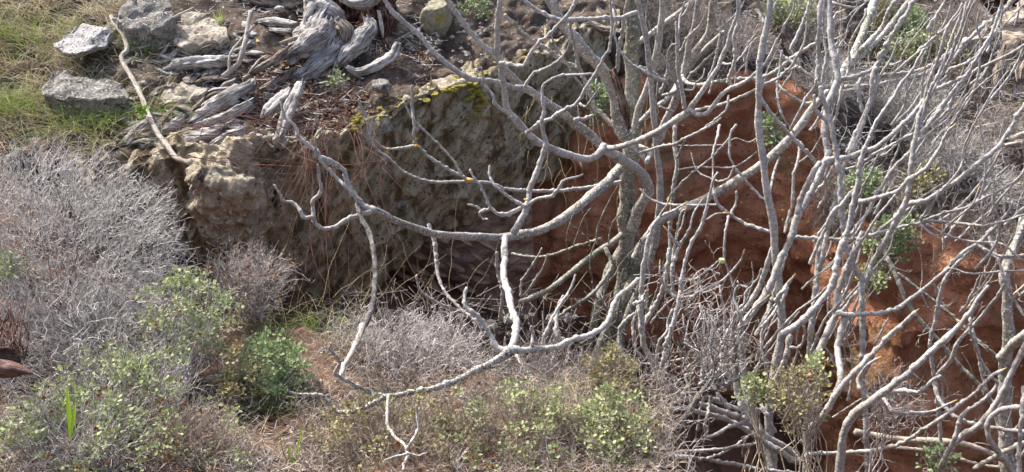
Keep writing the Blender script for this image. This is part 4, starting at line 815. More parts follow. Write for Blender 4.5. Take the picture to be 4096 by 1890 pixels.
B_ = [
('F2', 60, 96, 4.3, 5.0, '1165,-80 1150,100 1125,230 1100,350 1075,500 1060,650 1055,800 1050,950 1055,1110 1070,1260 1095,1460 1125,1660 1160,1860 1190,2060 1200,2200 1215,2400 1245,2600 1262,2800 1255,2950 1225,3150 1190,3350 1150,3550 1150,3750 1160,3950 1180,4150 1190,4350'),
('F2', 40, 44, 4.3, 4.35, '1035,-60 1065,80 1110,210'),
('F3', 44, 40, 4.7, 4.8, '480,-60 460,150 445,350 450,500 440,620 430,720 470,760 540,775 590,765'),
('F3', 56, 84, 4.7, 4.6, '525,-60 545,130 555,300 570,430 590,550 610,640 620,720 590,790 550,880 520,980 500,1111 495,1170 520,1290 540,1370 500,1460 440,1590 380,1710 310,1830 250,1960 190,2160 110,2300 62,2450 -8,2600 -100,2730 -200,2850 -250,2950 -240,3150 -230,3300 -180,3500 -110,3750 -20,3950 40,4150 60,4350'),
('F6', 50, 60, 4.4, 4.5, '455,330 400,430 340,560 290,680 255,790'),
('F3', 96, 76, 5.3, 5.0, '965,-60 900,150 850,280 790,420 750,520 690,600 640,690 600,760', 'fig_old'),
('F3', 80, 90, 5.0, 5.4, '600,760 500,860 400,960 330,1060 230,1190 100,1330 -50,1460 -340,1650', 'fig_old'),
('F3', 46, 42, 4.8, 4.9, '1330,-40 1200,170 1120,300 1060,400 1000,500 950,590 870,650 740,690 630,705'),
('F3', 40, 48, 4.9, 5.0, '1190,-60 1080,90 1040,200 960,310 860,410 760,530', 'fig_old'),
('F3', 60, 50, 5.2, 5.1, '1300,-40 1150,150 1000,330 880,450 770,540', 'fig_old'),
('F3', 34, 30, 5.1, 5.2, '680,770 850,765 1000,745 1180,710 1289,690 1420,640 1550,560'),
('F3', 36, 40, 5.0, 5.0, '650,705 900,680 1240,650 1470,580 1590,490 1710,400 1790,350 1890,250 2040,150 2170,20 2230,-60'),
('F3', 44, 60, 4.3, 4.6, '460,780 500,900 540,1030 575,1200 610,1380 640,1600 645,1800 665,2000 690,2200 777,2390 834,2500 834,2800 840,3150 850,3500 874,3770 884,4190 890,4350'),
('F4', 22, 70, 4.1, 4.3, '435,430 400,450 340,540 300,620 200,740 130,860 60,960 -20,1080 -80,1210 -140,1360 -167,1511 -200,1670 -230,1810 -257,1960 -290,2110 -340,2200 -370,2300 -390,2420 -420,2550 -520,2680 -680,2850 -850,2970'),
('F7', 46, 58, 4.4, 4.6, '340,0 320,150 290,300 280,450 260,620 200,760 130,900 50,1040 0,1130 -60,1220 -100,1350 -155,1390'),
('F4', 18, 42, 4.2, 4.4, '740,30 700,110 640,190 590,290 550,430 510,560 460,680 420,820 400,930 360,1020 340,1111'),
('F4', 18, 38, 4.25, 4.4, '740,60 710,180 660,290 620,420 570,560 510,700 460,800 420,930 380,1050 350,1130'),
('F4', 18, 34, 4.3, 4.45, '775,20 735,220 690,340 640,500 580,620 520,720 470,830'),
('F4', 24, 40, 4.3, 4.5, '1110,-40 1050,160 1000,300 930,420 880,500 800,640 700,760 600,900 480,1060 380,1180'),
('F4', 16, 34, 4.5, 4.6, '1065,250 1000,330 950,430 860,560 760,720 640,850 540,960 440,1100 390,1200'),
('F4', 50, 34, 5.0, 4.9, '780,350 700,470 620,580 580,640'),
('F4', 24, 30, 4.6, 4.7, '910,480 840,520 780,560 700,590 640,610 600,650'),
('F4', 34, 24, 4.7, 4.6, '500,800 640,740 800,660 950,580 1060,530 1180,470 1289,400 1380,350'),
('F7', 50, 44, 4.5, 4.2, '230,720 300,695 400,680 550,590 700,490 850,370 950,290 1060,190 1130,90 1200,-20 1289,-170 1400,-280'),
('F6', 46, 26, 4.4, 4.2, '810,690 960,650 1150,590 1240,500 1340,430 1420,370 1460,300 1520,220 1567,120 1600,60 1640,20', 'fig', 1),
('F6', 36, 22, 4.7, 4.5, '200,1000 400,1010 600,1020 800,1010 1000,960 1180,910 1340,870 1390,850 1550,790 1750,740 1890,670 1990,620 2120,550 2220,480 2289,390'),
('F7', 30, 22, 4.5, 4.3, '400,860 560,860 750,880 900,895 1050,875 1200,830 1289,800 1400,780'),
('F7', 30, 14, 4.5, 4.3, '370,855 420,770 500,660 560,580 700,420 750,320 770,220 800,150'),
('F7', 28, 14, 4.5, 4.3, '360,870 430,940 510,990 560,960 640,870 740,790 830,710 880,590', 'fig', 1),
('F7', 22, 14, 4.6, 4.5, '420,880 560,960 700,1010 850,1040 1050,1050 1130,1080 1230,1170 1340,1240'),
('F7', 42, 18, 4.7, 4.5, '560,1330 690,1189 780,1110 870,1060 980,960 1080,860 1150,770 1190,680'),
('F7', 28, 26, 4.6, 4.5, '880,1065 960,1120 1100,1170 1289,1160 1400,1150'),
('F7', 24, 12, 5.0, 4.8, '1040,1160 980,1050 930,950 920,800 910,700 930,560 950,450 1020,340 1060,270 1100,200'),
('F6', 46, 34, 4.7, 4.6, '460,1300 480,1189 540,900 600,650 640,500 680,350 740,230 800,100 840,0 880,-120 940,-300 980,-460'),
('F6', 38, 30, 4.45, 4.3, '370,1240 390,1189 450,1050 520,900 570,780 640,720 700,650 790,560'),
('F6', 36, 20, 4.4, 4.2, '700,1300 730,1189 800,1080 880,960 950,850 1000,780 1080,690 1130,620'),
('F6', 34, 36, 4.6, 4.6, '740,970 800,880 900,760 960,620 1020,540 1100,400 1200,300 1289,210 1350,120'),
('F6', 52, 40, 4.6, 4.5, '500,320 560,310 700,290 830,240 950,200 1100,90 1200,0 1289,-100 1400,-230 1480,-330'),
('F6', 28, 26, 4.7, 4.6, '660,405 750,380 850,330 960,250 1050,210 1150,150 1289,80'),
('F2', 34, 36, 4.6, 4.8, '1070,870 1140,970 1230,1080 1320,1190 1418,1290 1498,1370 1568,1460'),
('F6', 26, 28, 4.9, 4.9, '290,150 270,300 230,450 220,600 215,700 180,830 150,960'),
('F6', 26, 22, 5.2, 5.0, '100,290 60,400 30,520 15,600'),
('F3', 30, 16, 5.0, 4.8, '-60,760 0,740 100,690 200,600 260,500 320,380 345,200 345,70'),
('F3', 36, 36, 5.6, 5.5, '-60,700 60,640 200,530 300,460 420,390', 'fig_old'),
('F3', 26, 26, 5.2, 5.2, '75,730 150,820 250,880 330,915 400,910'),
('F3', 24, 22, 5.0, 5.0, '125,450 110,600 85,750 85,880 120,1010 190,1130 230,1180'),
('F3', 28, 26, 5.3, 5.3, '0,370 80,440 150,510 300,620 400,690 540,830'),
('F3', 30, 20, 4.6, 4.4, '200,1150 260,1030 310,930 350,850 410,780 440,700'),
('F3', 34, 30, 4.6, 4.5, '600,1200 570,1130 440,1000 410,950 420,850'),
('F3', 16, 14, 4.8, 4.7, '480,465 620,420 720,390'),
('F3', 18, 14, 4.8, 4.7, '500,340 600,345 700,290'),
('F3', 26, 22, 4.9, 4.9, '520,5 650,50 800,75'),
('F3', 22, 14, 4.8, 4.7, '640,700 620,520 640,400 690,330 720,210 780,110 860,30 900,-40'),
('F3', 26, 20, 4.9, 4.8, '690,690 720,560 730,400 780,280 860,150 870,80'),
('F3', 20, 12, 4.9, 4.8, '530,280 580,180 600,130 660,95'),
('F3', 28, 22, 4.9, 4.8, '480,740 500,600 520,500 500,330 490,150 500,0'),
('F3', 28, 24, 4.7, 4.6, '580,1140 610,1010 630,900 655,770'),
('F3', 36, 30, 4.8, 4.8, '840,1000 820,900 805,780 820,700'),
('F3', 46, 42, 4.7, 4.6, '700,1360 770,1220 850,1050 900,900 925,700 950,600'),
('F3', 22, 16, 4.9, 4.8, '1010,530 1050,570 1120,575 1190,540'),
('B4', 34, 44, 4.5, 4.7, '480,-20 430,90 380,200 350,300 340,390 300,480 260,570 230,680 210,800 200,950 190,1080 190,1250'),
('B4', 26, 18, 4.5, 4.3, '345,392 450,395 550,390 640,370 700,330 780,270 850,210 915,160'),
('B4', 32, 30, 4.8, 4.9, '300,-40 250,120 250,200 230,330 215,500 205,650 190,800'),
('B4', 56, 20, 4.2, 3.9, '350,1250 370,1100 380,990 430,900 500,850 560,800 640,740 720,680 800,600 880,530 960,450 1020,380 1060,310 1110,250'),
('B4', 30, 16, 4.1, 4.0, '560,800 650,780 770,780 820,730 870,700'),
('B4', 20, 12, 4.15, 4.05, '580,820 640,885 740,890 830,880 930,835'),
('B4', 24, 14, 4.15, 4.1, '510,830 460,770 460,710 500,650 545,620'),
('B4', 36, 22, 4.3, 4.1, '200,1000 280,900 340,800 400,720 480,640 560,560 620,490 680,440 745,380', 'fig', 1),
('B4', 22, 18, 4.5, 4.2, '180,1110 230,1095 400,1090 550,1075 660,1050 740,1000 850,930 950,860 1050,780 1130,700 1180,675', 'fig', 1),
('B4', 40, 34, 4.4, 4.5, '340,800 370,700 350,560 390,400'),
('B4', 20, 12, 4.4, 4.3, '100,260 60,340 0,420 -60,480'),
('B4', 30, 12, 4.4, 4.3, '40,330 70,280 100,240 130,200'),
('B4', 24, 16, 4.5, 4.4, '350,400 400,350 430,300 455,270'),
('B4', 20, 22, 5.0, 4.9, '90,90 60,200 20,320 -20,420 -60,500'),
('B4', 18, 12, 4.6, 4.5, '110,560 160,560 185,500 180,450'),
('B4', 30, 36, 4.8, 4.7, '-40,800 40,720 90,600 110,500'),
]
for t in B_: trace(FB, t[0], t[1], t[2], t[3], t[4], t[5], t[6] if len(t) > 6 else 'fig', bud=(len(t) > 7 or (t[2] < 15 and t[1] > 14)), knob=1.0 if t[1] < 60 else .5)
C_ = [
('B4', 86, 44, 6.0, 5.6, '1210,1260 1200,1050 1190,900 1190,700 1200,600 1210,450 1200,300 1190,200 1220,100 1260,0 1290,-100', 'fig_old'),
('B4', 56, 50, 5.8, 5.4, '1165,615 1220,560 1288,500 1380,430', 'fig_old'),
('B4', 26, 24, 6.2, 6.0, '520,-60 580,70 640,190 700,330 780,440 860,530 920,600 1000,690 1080,770 1140,850', 'fig_dark'),
('B4', 24, 20, 5.4, 5.0, '880,1180 850,780 840,740 825,650 815,540 840,430 860,320 890,220 950,140 1050,40 1130,-40', 'fig'),
('B4', 22, 22, 5.3, 5.0, '840,740 860,820 920,890 1000,935 1100,960 1288,985 1400,980', 'fig'),
('B4', 20, 16, 6.4, 6.2, '650,190 750,260 850,340 960,430 1050,520 1160,610', 'fig_dark'),
('B4', 40, 34, 6.0, 5.8, '440,985 560,1010 700,1025 900,1035 1000,1050 1120,1095 1200,1130', 'fig_tan'),
('B4', 20, 18, 6.2, 6.0, '600,1060 800,1080 920,1110 1060,1150 1200,1170', 'fig_tan'),
('B4', 30, 30, 4.8, 4.6, '1250,1250 1200,1140 1140,1060 1105,1000 1110,930 1160,880 1220,865 1288,865 1360,880', 'fig'),
('B4', 24, 16, 5.4, 5.0, '850,700 920,620 960,530 1050,430 1110,360 1170,280 1200,220', 'fig'),
('B4', 36, 30, 5.2, 4.9, '860,1160 960,1020 1050,960 1130,870 1200,740 1288,560 1360,450', 'fig'),
('B4', 30, 12, 5.0, 4.7, '860,1180 920,1060 960,960 980,900 1080,830 1150,750 1120,700 1060,600 1020,480 1025,430', 'fig'),
('B4', 12, 10, 5.0, 5.0, '920,165 950,170 1020,190 1150,180 1288,175', 'fig'),
('B4', 16, 14, 4.9, 4.9, '1060,50 1130,100 1200,110 1288,100', 'fig'),
('B4', 18, 16, 4.9, 4.8, '1100,-20 1160,120 1190,220 1240,320 1288,400', 'fig'),
('B4', 18, 20, 5.8, 5.8, '1180,1020 1140,900 1080,700 1040,500 1010,400', 'fig_old'),
('B4', 26, 26, 5.3, 5.2, '1288,1040 1200,1080 1120,1120 1040,1170', 'fig_tan'),
('F7', 50, 54, 5.6, 5.5, '1310,820 1240,980 1200,1100 1170,1180 1100,1400', 'fig_old'),
('B4', 26, 24, 4.5, 4.5, '1288,760 1275,900 1265,1050 1260,1200', 'fig'),
]
M['fig_tan'] = wood('fig_bark_tan', [(.24, .21, .165), (.38, .34, .28), (.50, .455, .39)], 50, 60, contrast=(.12, .10, .08))
for t in C_: trace(FC, t[0], t[1], t[2], t[3], t[4], t[5], t[6], knob=.7)
D_ = [
('F5', 40, 22, 4.5, 4.4, '85,990 110,920 150,850 180,820 250,785 320,750 400,700', 1),
('F5', 26, 13, 4.45, 4.4, '165,835 200,770 235,720 248,680', 1),
('F8', 46, 66, 4.5, 4.9, '85,-10 50,150 25,300 15,500 5,700 20,900 60,1020 120,1120 165,1180 200,1261 300,1361 420,1451 550,1501 700,1551 850,1601 960,1671 1120,1780 1289,1870 1400,1960'),
('F5', 24, 48, 4.3, 4.4, '692,425 655,480 630,580 600,700 570,820 530,920 460,1050 410,1189 380,1309 360,1419 340,1539 325,1639 290,1789 240,1939 210,2069 190,2180', 1),
('F8', 48, 44, 4.4, 4.6, '190,1189 170,1311 150,1511 148,1700 150,1900 150,2150'),
('F8', 30, 18, 4.45, 4.3, '345,550 450,535 540,490 640,440 720,400 800,330 860,260 900,200 920,150', 1),
('F8', 22, 16, 4.5, 4.4, '250,440 330,425 400,400 480,385 540,350 610,300 690,225'),
('F8', 30, 15, 4.45, 4.35, '320,550 240,470 180,350 175,255', 1),
('F8', 38, 44, 4.6, 4.7, '260,110 250,250 230,370 200,470 150,600 100,680 40,780'),
('F8', 34, 20, 4.5, 4.4, '310,540 285,430 285,250 310,100 330,-40 370,-220 400,-230'),
('F5', 26, 14, 4.5, 4.4, '290,1240 320,1030 370,900 400,770', 1),
('F5', 36, 15, 4.45, 4.35, '280,1300 310,1189 370,1050 440,930 470,800 540,685', 1),
('F5', 28, 15, 4.4, 4.35, '350,1085 290,1000 235,930', 1),
('F5', 20, 14, 4.3, 4.25, '600,840 670,795 740,785', 1),
('F5', 24, 36, 4.9, 4.9, '645,500 660,600 690,700 760,770 900,860 1000,900 1150,950'),
('F5', 20, 22, 5.1, 4.9, '0,570 80,650 200,700 300,710 500,712 700,710'),
('F5', 24, 24, 4.8, 4.9, '830,370 910,460 1000,560 1110,670'),
('F8', 30, 24, 4.6, 4.5, '160,1189 150,1050 180,930 240,840 250,740 290,650'),
('F8', 26, 26, 4.9, 4.9, '20,1080 -40,1000 -60,880 -60,760 0,600 60,500', 1),
('B3', 30, 18, 4.6, 4.5, '720,830 650,780 600,700 560,600 540,500 560,440 615,390'),
('B3', 22, 14, 4.5, 4.4, '610,345 650,330 665,300 680,280', 1),
('F8', 36, 18, 4.6, 4.4, '780,780 840,720 880,650 930,600 940,510 1000,440 1050,370 1080,290'),
('F8', 40, 18, 4.5, 4.4, '920,900 900,740 870,640 835,560 850,470 890,440 955,460'),
('F8', 20, 14, 4.42, 4.4, '885,445 870,420 865,400'),
('F8', 28, 16, 4.7, 4.6, '770,790 670,740 590,690 540,620 510,540'),
('F8', 28, 18, 4.7, 4.6, '760,780 745,640 720,540 710,440'),
('F8', 50, 50, 5.0, 4.8, '700,860 780,780 900,680 1000,560 1080,400 1130,250 1180,100', 'x'),
('F8', 26, 22, 4.8, 4.7, '1130,1250 1110,1100 1080,1000 1080,880 1110,780 1150,680 1220,590'),
('F9', 42, 60, 4.4, 4.6, '180,610 240,620 350,620 480,640 600,670 760,720 880,770 1000,850 1120,930 1240,1000 1400,1100'),
('F9', 28, 28, 4.5, 4.3, '-260,900 60,985 240,990 400,1000 550,995 700,985 850,960 1040,930'),
('F9', 38, 34, 4.3, 4.5, '120,1000 220,1040 400,1050 600,1070 700,1100 850,1120 1000,1150 1200,1180 1400,1200'),
('F9', 28, 22, 4.3, 4.5, '600,1065 700,1030 850,950 960,870'),
('F9', 34, 34, 4.1, 4.2, '590,885 680,850 780,790 880,760 970,720'),
('F9', 32, 26, 4.2, 4.2, '620,510 620,600 600,690 580,750 590,880'),
('F9', 22, 22, 4.2, 4.2, '870,700 920,660 985,648'),
('F9', 30, 34, 5.0, 5.0, '400,0 470,100 540,230 620,370 700,500 790,640'),
('F9', 44, 70, 4.8, 4.9, '780,-80 820,200 850,400 880,520 930,640 1000,780 1060,900 1150,1100 1180,1300'),
('F9', 24, 22, 5.2, 5.3, '-300,220 0,225 200,215 400,180 650,170'),
('F9', 32, 24, 4.9, 4.8, '330,560 420,440 400,330 470,310'),
('F9', 20, 26, 4.8, 4.9, '200,300 300,340 420,440 500,460'),
('F9', 26, 34, 5.0, 5.0, '0,400 60,470 130,530 90,560 20,600 0,700 20,820'),
('F9', 34, 42, 4.7, 4.6, '-300,250 -100,380 0,430 80,490 130,560'),
('F9', 44, 50, 4.9, 5.1, '500,500 650,540 800,600 950,640 1100,640'),
('F9', 22, 14, 4.5, 4.3, '230,260 280,230 325,165', 1),
('F9', 30, 26, 4.7, 4.7, '0,760 100,720 200,640 320,560'),
('F9', 26, 22, 4.6, 4.5, '300,800 200,760 60,800 -100,900'),
('F9', 18, 14, 4.3, 4.3, '1000,320 1050,270 1100,225 1160,210'),
('F9', 40, 40, 4.6, 4.6, '1040,440 1070,560 1120,680 1200,830'),
]
for t in D_:
    trace(FD, t[0], t[1], t[2], t[3], t[4], t[5], 'fig', bud=(len(t) > 6 and t[6] == 1), knob=1.0 if t[1] < 50 else .5)
# hollow dead wood in the left trunk of the centre tree, lichen collars, the fruit
k0 = .795 / F * 6.2
gnarl('hollow_wood', tg('T3', '505,360 530,430 550,500 570,580 588,640', 6.12, 6.2), [x * k0 for x in (34, 44, 44, 40, 26)], M['deadwood'], FA, depth=.35, sides=26, step=.008)
def lichen(tile, x, y, d, s):
    ox, oy, k = TILE[tile]; rocklump('orange_lichen', P(ox + x * k, oy + y * k, d), (s, s * .8, s * .7), M['lichen'], int(x), 2, .3, FA, detail=.2)
lichen('T2', 1070, 905, 5.86, .017); lichen('T2', 808, 732, 5.52, .013); lichen('T2', 806, 700, 5.50, .008); lichen('T2', 662, 750, 5.5, .007); lichen('T3', 70, 1005, 4.9, .010)
fr = rocklump('fig_fruit', P(2560 + .45 * 727, 945 + .45 * 219, 4.38), (.0135, .0135, .0135), M['figfruit'], 3, 3, .05, None, 'small round unripe green fig on the tip of a bare twig', 'fruit', cuts=0, detail=.01)
# ------------------------------------------------------------------ rough-barked dead shrub
ds = empty('dead_shrub', P(2600, 1950, 4.0), 'grey shaggy-barked dead shrub leaning right with a mass of fine twigs', 'shrub')
kk = .45 / F * 4.1
gnarl('trunk', tg('F9', '90,1260 130,1189 170,1050 240,920 330,800 420,680 480,580 540,490 600,410 640,340 665,240', 4.0, 4.2), [x * kk for x in (80, 74, 68, 80, 66, 58, 54, 50, 44, 38, 26)], M['roughbark'], ds, depth=.3, sides=20, step=.01)
gnarl('limb', tg('F9', '545,500 600,480 680,460 760,430 810,390 900,350', 4.15, 4.2), [x * kk for x in (40, 36, 32, 28, 24, 14)], M['roughbark'], ds, depth=.2, sides=12, step=.01)
gnarl('limb', tg('F9', '230,900 225,750 205,600 205,450 195,300', 4.05, 4.1), [x * kk for x in (22, 18, 16, 14, 10)], M['roughbark'], ds, depth=.2, sides=8, step=.01)
def px_cloud(tile, n, x0, x1, y0, y1, d0, d1):
    ox, oy, k = TILE[tile]; return np.array([P(ox + RNG.uniform(x0, x1) * k, oy + RNG.uniform(y0, y1) * k, RNG.uniform(d0, d1)) for _ in range(n)])
def twigs_on(parent, starts, target_up, nseg, seglen, r, m, name='twigs', **k):
    n = len(starts); dirs = norm(RNG.normal(0, .8, (n, 3)) * np.array((1, .6, .7)) + np.array(target_up)); A, B, a, b, e = walk_twigs(starts, dirs, nseg, seglen, r, **k)
    sticks(name, A, B, a, b, m, parent); return e
twigs_on(ds, px_cloud('F9', 60, 560, 950, -60, 420, 4.05, 4.5), (.1, 0, .8), 5, .032, .0026, M['twigdark'], spread=.45, side_n=2)
twigs_on(ds, px_cloud('F9', 22, 380, 700, 0, 400, 4.05, 4.3), (-.7, 0, .5), 5, .035, .0024, M['twigdark'], spread=.4)
twigs_on(ds, px_cloud('F8', 20, 380, 640, 350, 800, 4.1, 4.3), (.1, 0, .4), 4, .032, .0022, M['twigpink'], spread=.6)
A2, B2, a2, b2 = stems_to(P(2560 + .45 * 640, 1355 + .45 * 340, 4.2), px_cloud('F9', 34, 400, 1000, -350, 300, 4.1, 4.5), .006, .002); sticks('stems', A2, B2, a2, b2, M['twig'], ds)
# thin suckers filling the fig thicket on the right
def sucker(parent, x, y, d, L, lean, m='fig', w=.012):
    p = P(x, y, d); pts = [p]; a = lean
    n = random.randint(4, 6); dr = np.array((math.sin(a), random.uniform(-.2, .2), math.cos(a)))
    for i in range(n):
        dr = norm(dr + np.array((random.uniform(-.38, .38), random.uniform(-.2, .2), .16))); p = p + dr * L / n; pts.append(p)
    fig_branch(pts, list(np.linspace(w, w * .45, n + 1)), parent, 'branch', M[m], 1.0, random.random() < .12)
rs = random.Random(5)
for i in range(46):
    x = rs.uniform(3150, 4150); y = rs.uniform(150, 1250); random.seed(i); sucker(FB, x, y, rs.uniform(4.6, 5.6), rs.uniform(.2, .5), rs.uniform(.1, .75), w=rs.uniform(.009, .018))
for i in range(30):
    x = rs.uniform(2500, 3500); y = rs.uniform(1250, 1900); random.seed(100 + i); sucker(FD, x, y, rs.uniform(4.6, 5.4), rs.uniform(.15, .4), rs.uniform(-.7, .8), w=rs.uniform(.008, .016))
for i in range(22):
    x = rs.uniform(2250, 2700); y = rs.uniform(950, 1500); random.seed(200 + i); sucker(FA, x, y, rs.uniform(5.6, 6.6), rs.uniform(.15, .4), rs.uniform(-.6, .6), 'fig_dark', w=rs.uniform(.008, .015))
for i in range(18):
    x = rs.uniform(2500, 3200); y = rs.uniform(60, 420); random.seed(300 + i); sucker(FA, x, y, rs.uniform(5.4, 6.4), rs.uniform(.15, .35), rs.uniform(-.4, .8), w=rs.uniform(.01, .016))
for i in range(16):
    x = rs.uniform(3700, 4150); y = rs.uniform(1150, 1880); random.seed(400 + i); sucker(FC, x, y, rs.uniform(5.2, 6.2), rs.uniform(.2, .5), rs.uniform(-.6, .6), 'fig_old', w=rs.uniform(.008, .015))
for i in range(28):
    x = rs.uniform(3450, 4200); y = rs.uniform(100, 1000); random.seed(500 + i); sucker(FB, x, y, rs.uniform(4.5, 5.6), rs.uniform(.25, .6), rs.uniform(.1, .85), w=rs.uniform(.008, .015))
for i in range(26):
    x = rs.uniform(2550, 3450); y = rs.uniform(1250, 1750); random.seed(600 + i); sucker(FD, x, y, rs.uniform(4.6, 5.4), rs.uniform(.3, .6), rs.uniform(-.2, .5), w=rs.uniform(.009, .016))
twigs_on(FB, px_cloud('T4', 150, 300, 1300, -50, 1150, 4.7, 6.2), (.35, 0, .8), 6, .04, .0022, M['fig'], spread=.3, side_n=1)
twigs_on(FD, px_cloud('B3', 70, 600, 1300, 100, 900, 4.5, 5.6), (.1, 0, .8), 5, .035, .002, M['fig'], spread=.35, side_n=1)
twigs_on(FC, px_cloud('B4', 50, 300, 1300, 0, 1100, 5.2, 6.4), (.2, 0, .7), 5, .04, .002, M['fig'], spread=.35, side_n=1)
random.seed(11)
# ------------------------------------------------------------------ bushes
bush('dry_bush', 'large dense silver grey leafless bush filling the left edge', 'bush', 195, 1000, 4.35, 610, 455, .50, 2300, M['twig'], nseg=5, seglen=.024, r=.0016, nstem=60, stem_r=.007, lo=.5, sub_p=.7, stemm=M['twigdark'], dark=.22)  # stems coloured dark to put shade inside the bush
bush('dry_bush', 'loose tangle of bare grey twigs below the large silver bush', 'bush', 420, 1330, 4.0, 480, 230, .30, 420, M['twig'], nseg=5, dark=.3, seglen=.042, r=.0022, nstem=40, stem_r=.009, lo=.2, spread=.45, outw=.5)
bush('dry_bush', 'low pinkish grey leafless bush in the middle under the sweeping branch', 'bush', 1610, 1490, 4.35, 440, 200, .34, 950, M['twigpale'], nseg=5, seglen=.036, r=.0021, nstem=50, stem_r=.004, lo=.05, grow=(0, 0, .25), dark=.3, spread=.45)
bush('dry_bush', 'thin dry brush with few tips right of the low pinkish bush', 'bush', 2200, 1560, 4.25, 260, 190, .28, 380, M['twigpink'], nseg=5, seglen=.028, r=.0016, nstem=30, stem_r=.005, grow=(0, 0, .3), dark=.22)
bush('dry_bush', 'brown twiggy bush with tiny seed heads in front of the conglomerate boulder', 'bush', 990, 1130, 4.5, 210, 150, .22, 420, M['twigpink'], nseg=5, seglen=.024, r=.0014, nstem=20, stem_r=.005, npod=26, leafm=M['leafbrown'], nleaf=200, leafs=.009)
bush('rockrose', 'pale green rockrose raised highest on the left above grey twigs', 'shrub', 760, 1260, 3.95, 240, 150, .2, 160, M['twig'], base=P(640, 1650, 3.9), nseg=3, seglen=.022, r=.0015, leafm=M['leafpale'], nleaf=1500, leafs=.0135, npod=10, nstem=24, stem_r=.004)
bush('rockrose', 'wide pale green rockrose with orange seed pods at lower left', 'shrub', 530, 1600, 3.55, 330, 140, .25, 420, M['twig'], nseg=4, seglen=.026, r=.0016, leafm=M['leafpale'], nleaf=1150, leafs=.014, npod=44, nstem=50, stem_r=.005, grow=(0, 0, .3))
bush('rockrose', 'small pale rockrose with grey stems in the bottom left corner', 'shrub', 320, 1800, 3.3, 330, 130, .22, 220, M['twig'], nseg=4, seglen=.03, r=.0016, leafm=M['leafpale'], nleaf=700, leafs=.0135, npod=14, nstem=40, stem_r=.005, grow=(0, 0, .2))
bush('rockrose', 'broad pale leafed rockrose low at the left edge under the rusty scrap', 'shrub', 150, 1690, 3.4, 190, 110, .2, 160, M['twig'], nseg=3, seglen=.026, r=.0016, leafm=M['leafpale'], nleaf=520, leafs=.014, npod=8, nstem=20, stem_r=.004)
bush('green_herb', 'lush fresh green herb with rounded leaves left of centre', 'herb', 1075, 1500, 4.0, 170, 125, .18, 200, M['twigtan'], nseg=3, seglen=.02, r=.0013, leafm=M['leafgreen'], nleaf=1900, leafs=.015, nstem=20, stem_r=.003, leaf_aspect=1.5)
bush('rockrose', 'olive dusty rockrose with dangling brown leaves between the herb and the pale rockrose', 'shrub', 960, 1530, 3.85, 80, 130, .12, 90, M['twigtan'], nseg=3, seglen=.02, r=.0013, leafm=M['leafolive'], nleaf=500, leafs=.013, npod=8, nstem=14, stem_r=.003)
bush('rockrose', 'sparse green rockrose amid dry tan twigs at bottom left of centre', 'shrub', 760, 1790, 3.35, 240, 110, .2, 300, M['twigtan'], nseg=4, seglen=.026, r=.0014, leafm=M['leafpale'], nleaf=300, leafs=.014, npod=14, nstem=40, stem_r=.004)
bush('rockrose', 'dry tan rockrose with scattered green leaves at bottom centre', 'shrub', 1560, 1790, 3.45, 330, 140, .25, 650, M['twigtan'], nseg=4, seglen=.024, r=.0014, leafm=M['leafolive'], nleaf=1500, leafs=.013, npod=18, nstem=50, stem_r=.004)
bush('rockrose', 'leafy tan and green rockrose with brown pods right of bottom centre', 'shrub', 2050, 1760, 3.5, 300, 160, .25, 650, M['twigtan'], nseg=4, seglen=.024, r=.0014, leafm=M['leafpale'], nleaf=1700, leafs=.013, npod=24, nstem=50, stem_r=.004)
bush('rockrose', 'dense olive green rockrose at the bottom beside the rough trunk', 'shrub', 2450, 1750, 3.55, 190, 160, .2, 420, M['twigtan'], nseg=4, seglen=.022, r=.0014, leafm=M['leafpale'], nleaf=2000, leafs=.013, npod=14, nstem=40, stem_r=.004)
bush('rockrose', 'brownish rockrose standing against the dark foot of the fig trunk', 'shrub', 2430, 1530, 4.0, 120, 95, .14, 240, M['twigtan'], nseg=4, seglen=.022, r=.0014, leafm=M['leafolive'], nleaf=1000, leafs=.013, npod=8, nstem=24, stem_r=.003)
bush('rockrose', 'dusty green rockrose among the upright fig stems on the right', 'shrub', 3190, 1590, 3.85, 110, 150, .14, 200, M['twigtan'], base=P(3250, 2000, 3.7), nseg=3, seglen=.02, r=.0013, leafm=M['leafolive'], nleaf=650, leafs=.013, npod=6, nstem=9, stem_r=.003)
bush('rockrose', 'pale green sprig of rockrose beside a pale fig stem', 'shrub', 3270, 1470, 3.95, 60, 40, .06, 40, M['twigtan'], base=P(3260, 1900, 3.8), nseg=2, seglen=.02, r=.0013, leafm=M['leafpale'], nleaf=220, leafs=.014, npod=2, nstem=10, stem_r=.003)
bush('rockrose', 'small green rockrose sprig in front of the dead shrub twigs', 'shrub', 3010, 1550, 4.0, 50, 45, .06, 40, M['twigtan'], base=P(3040, 1950, 3.9), nseg=2, seglen=.02, r=.0013, leafm=M['leafpale'], nleaf=260, leafs=.014, npod=3, nstem=10, stem_r=.003)
bush('rockrose', 'little grey green plant at the far left below the silver bush', 'shrub', 50, 1060 + 10, 4.0, 50, 40, .06, 40, M['twig'], base=P(60, 1250, 4.0), nseg=2, seglen=.02, r=.0013, leafm=M['leafpale'], nleaf=200, leafs=.013, nstem=10, stem_r=.002)
bush('dry_bush', 'bare grey twigs crossing the lower right among fig stems', 'bush', 3560, 1620, 4.2, 130, 130, .15, 90, M['twigpink'], base=P(3450, 2000, 4.2), nseg=4, seglen=.03, r=.0018, nstem=9, stem_r=.004)
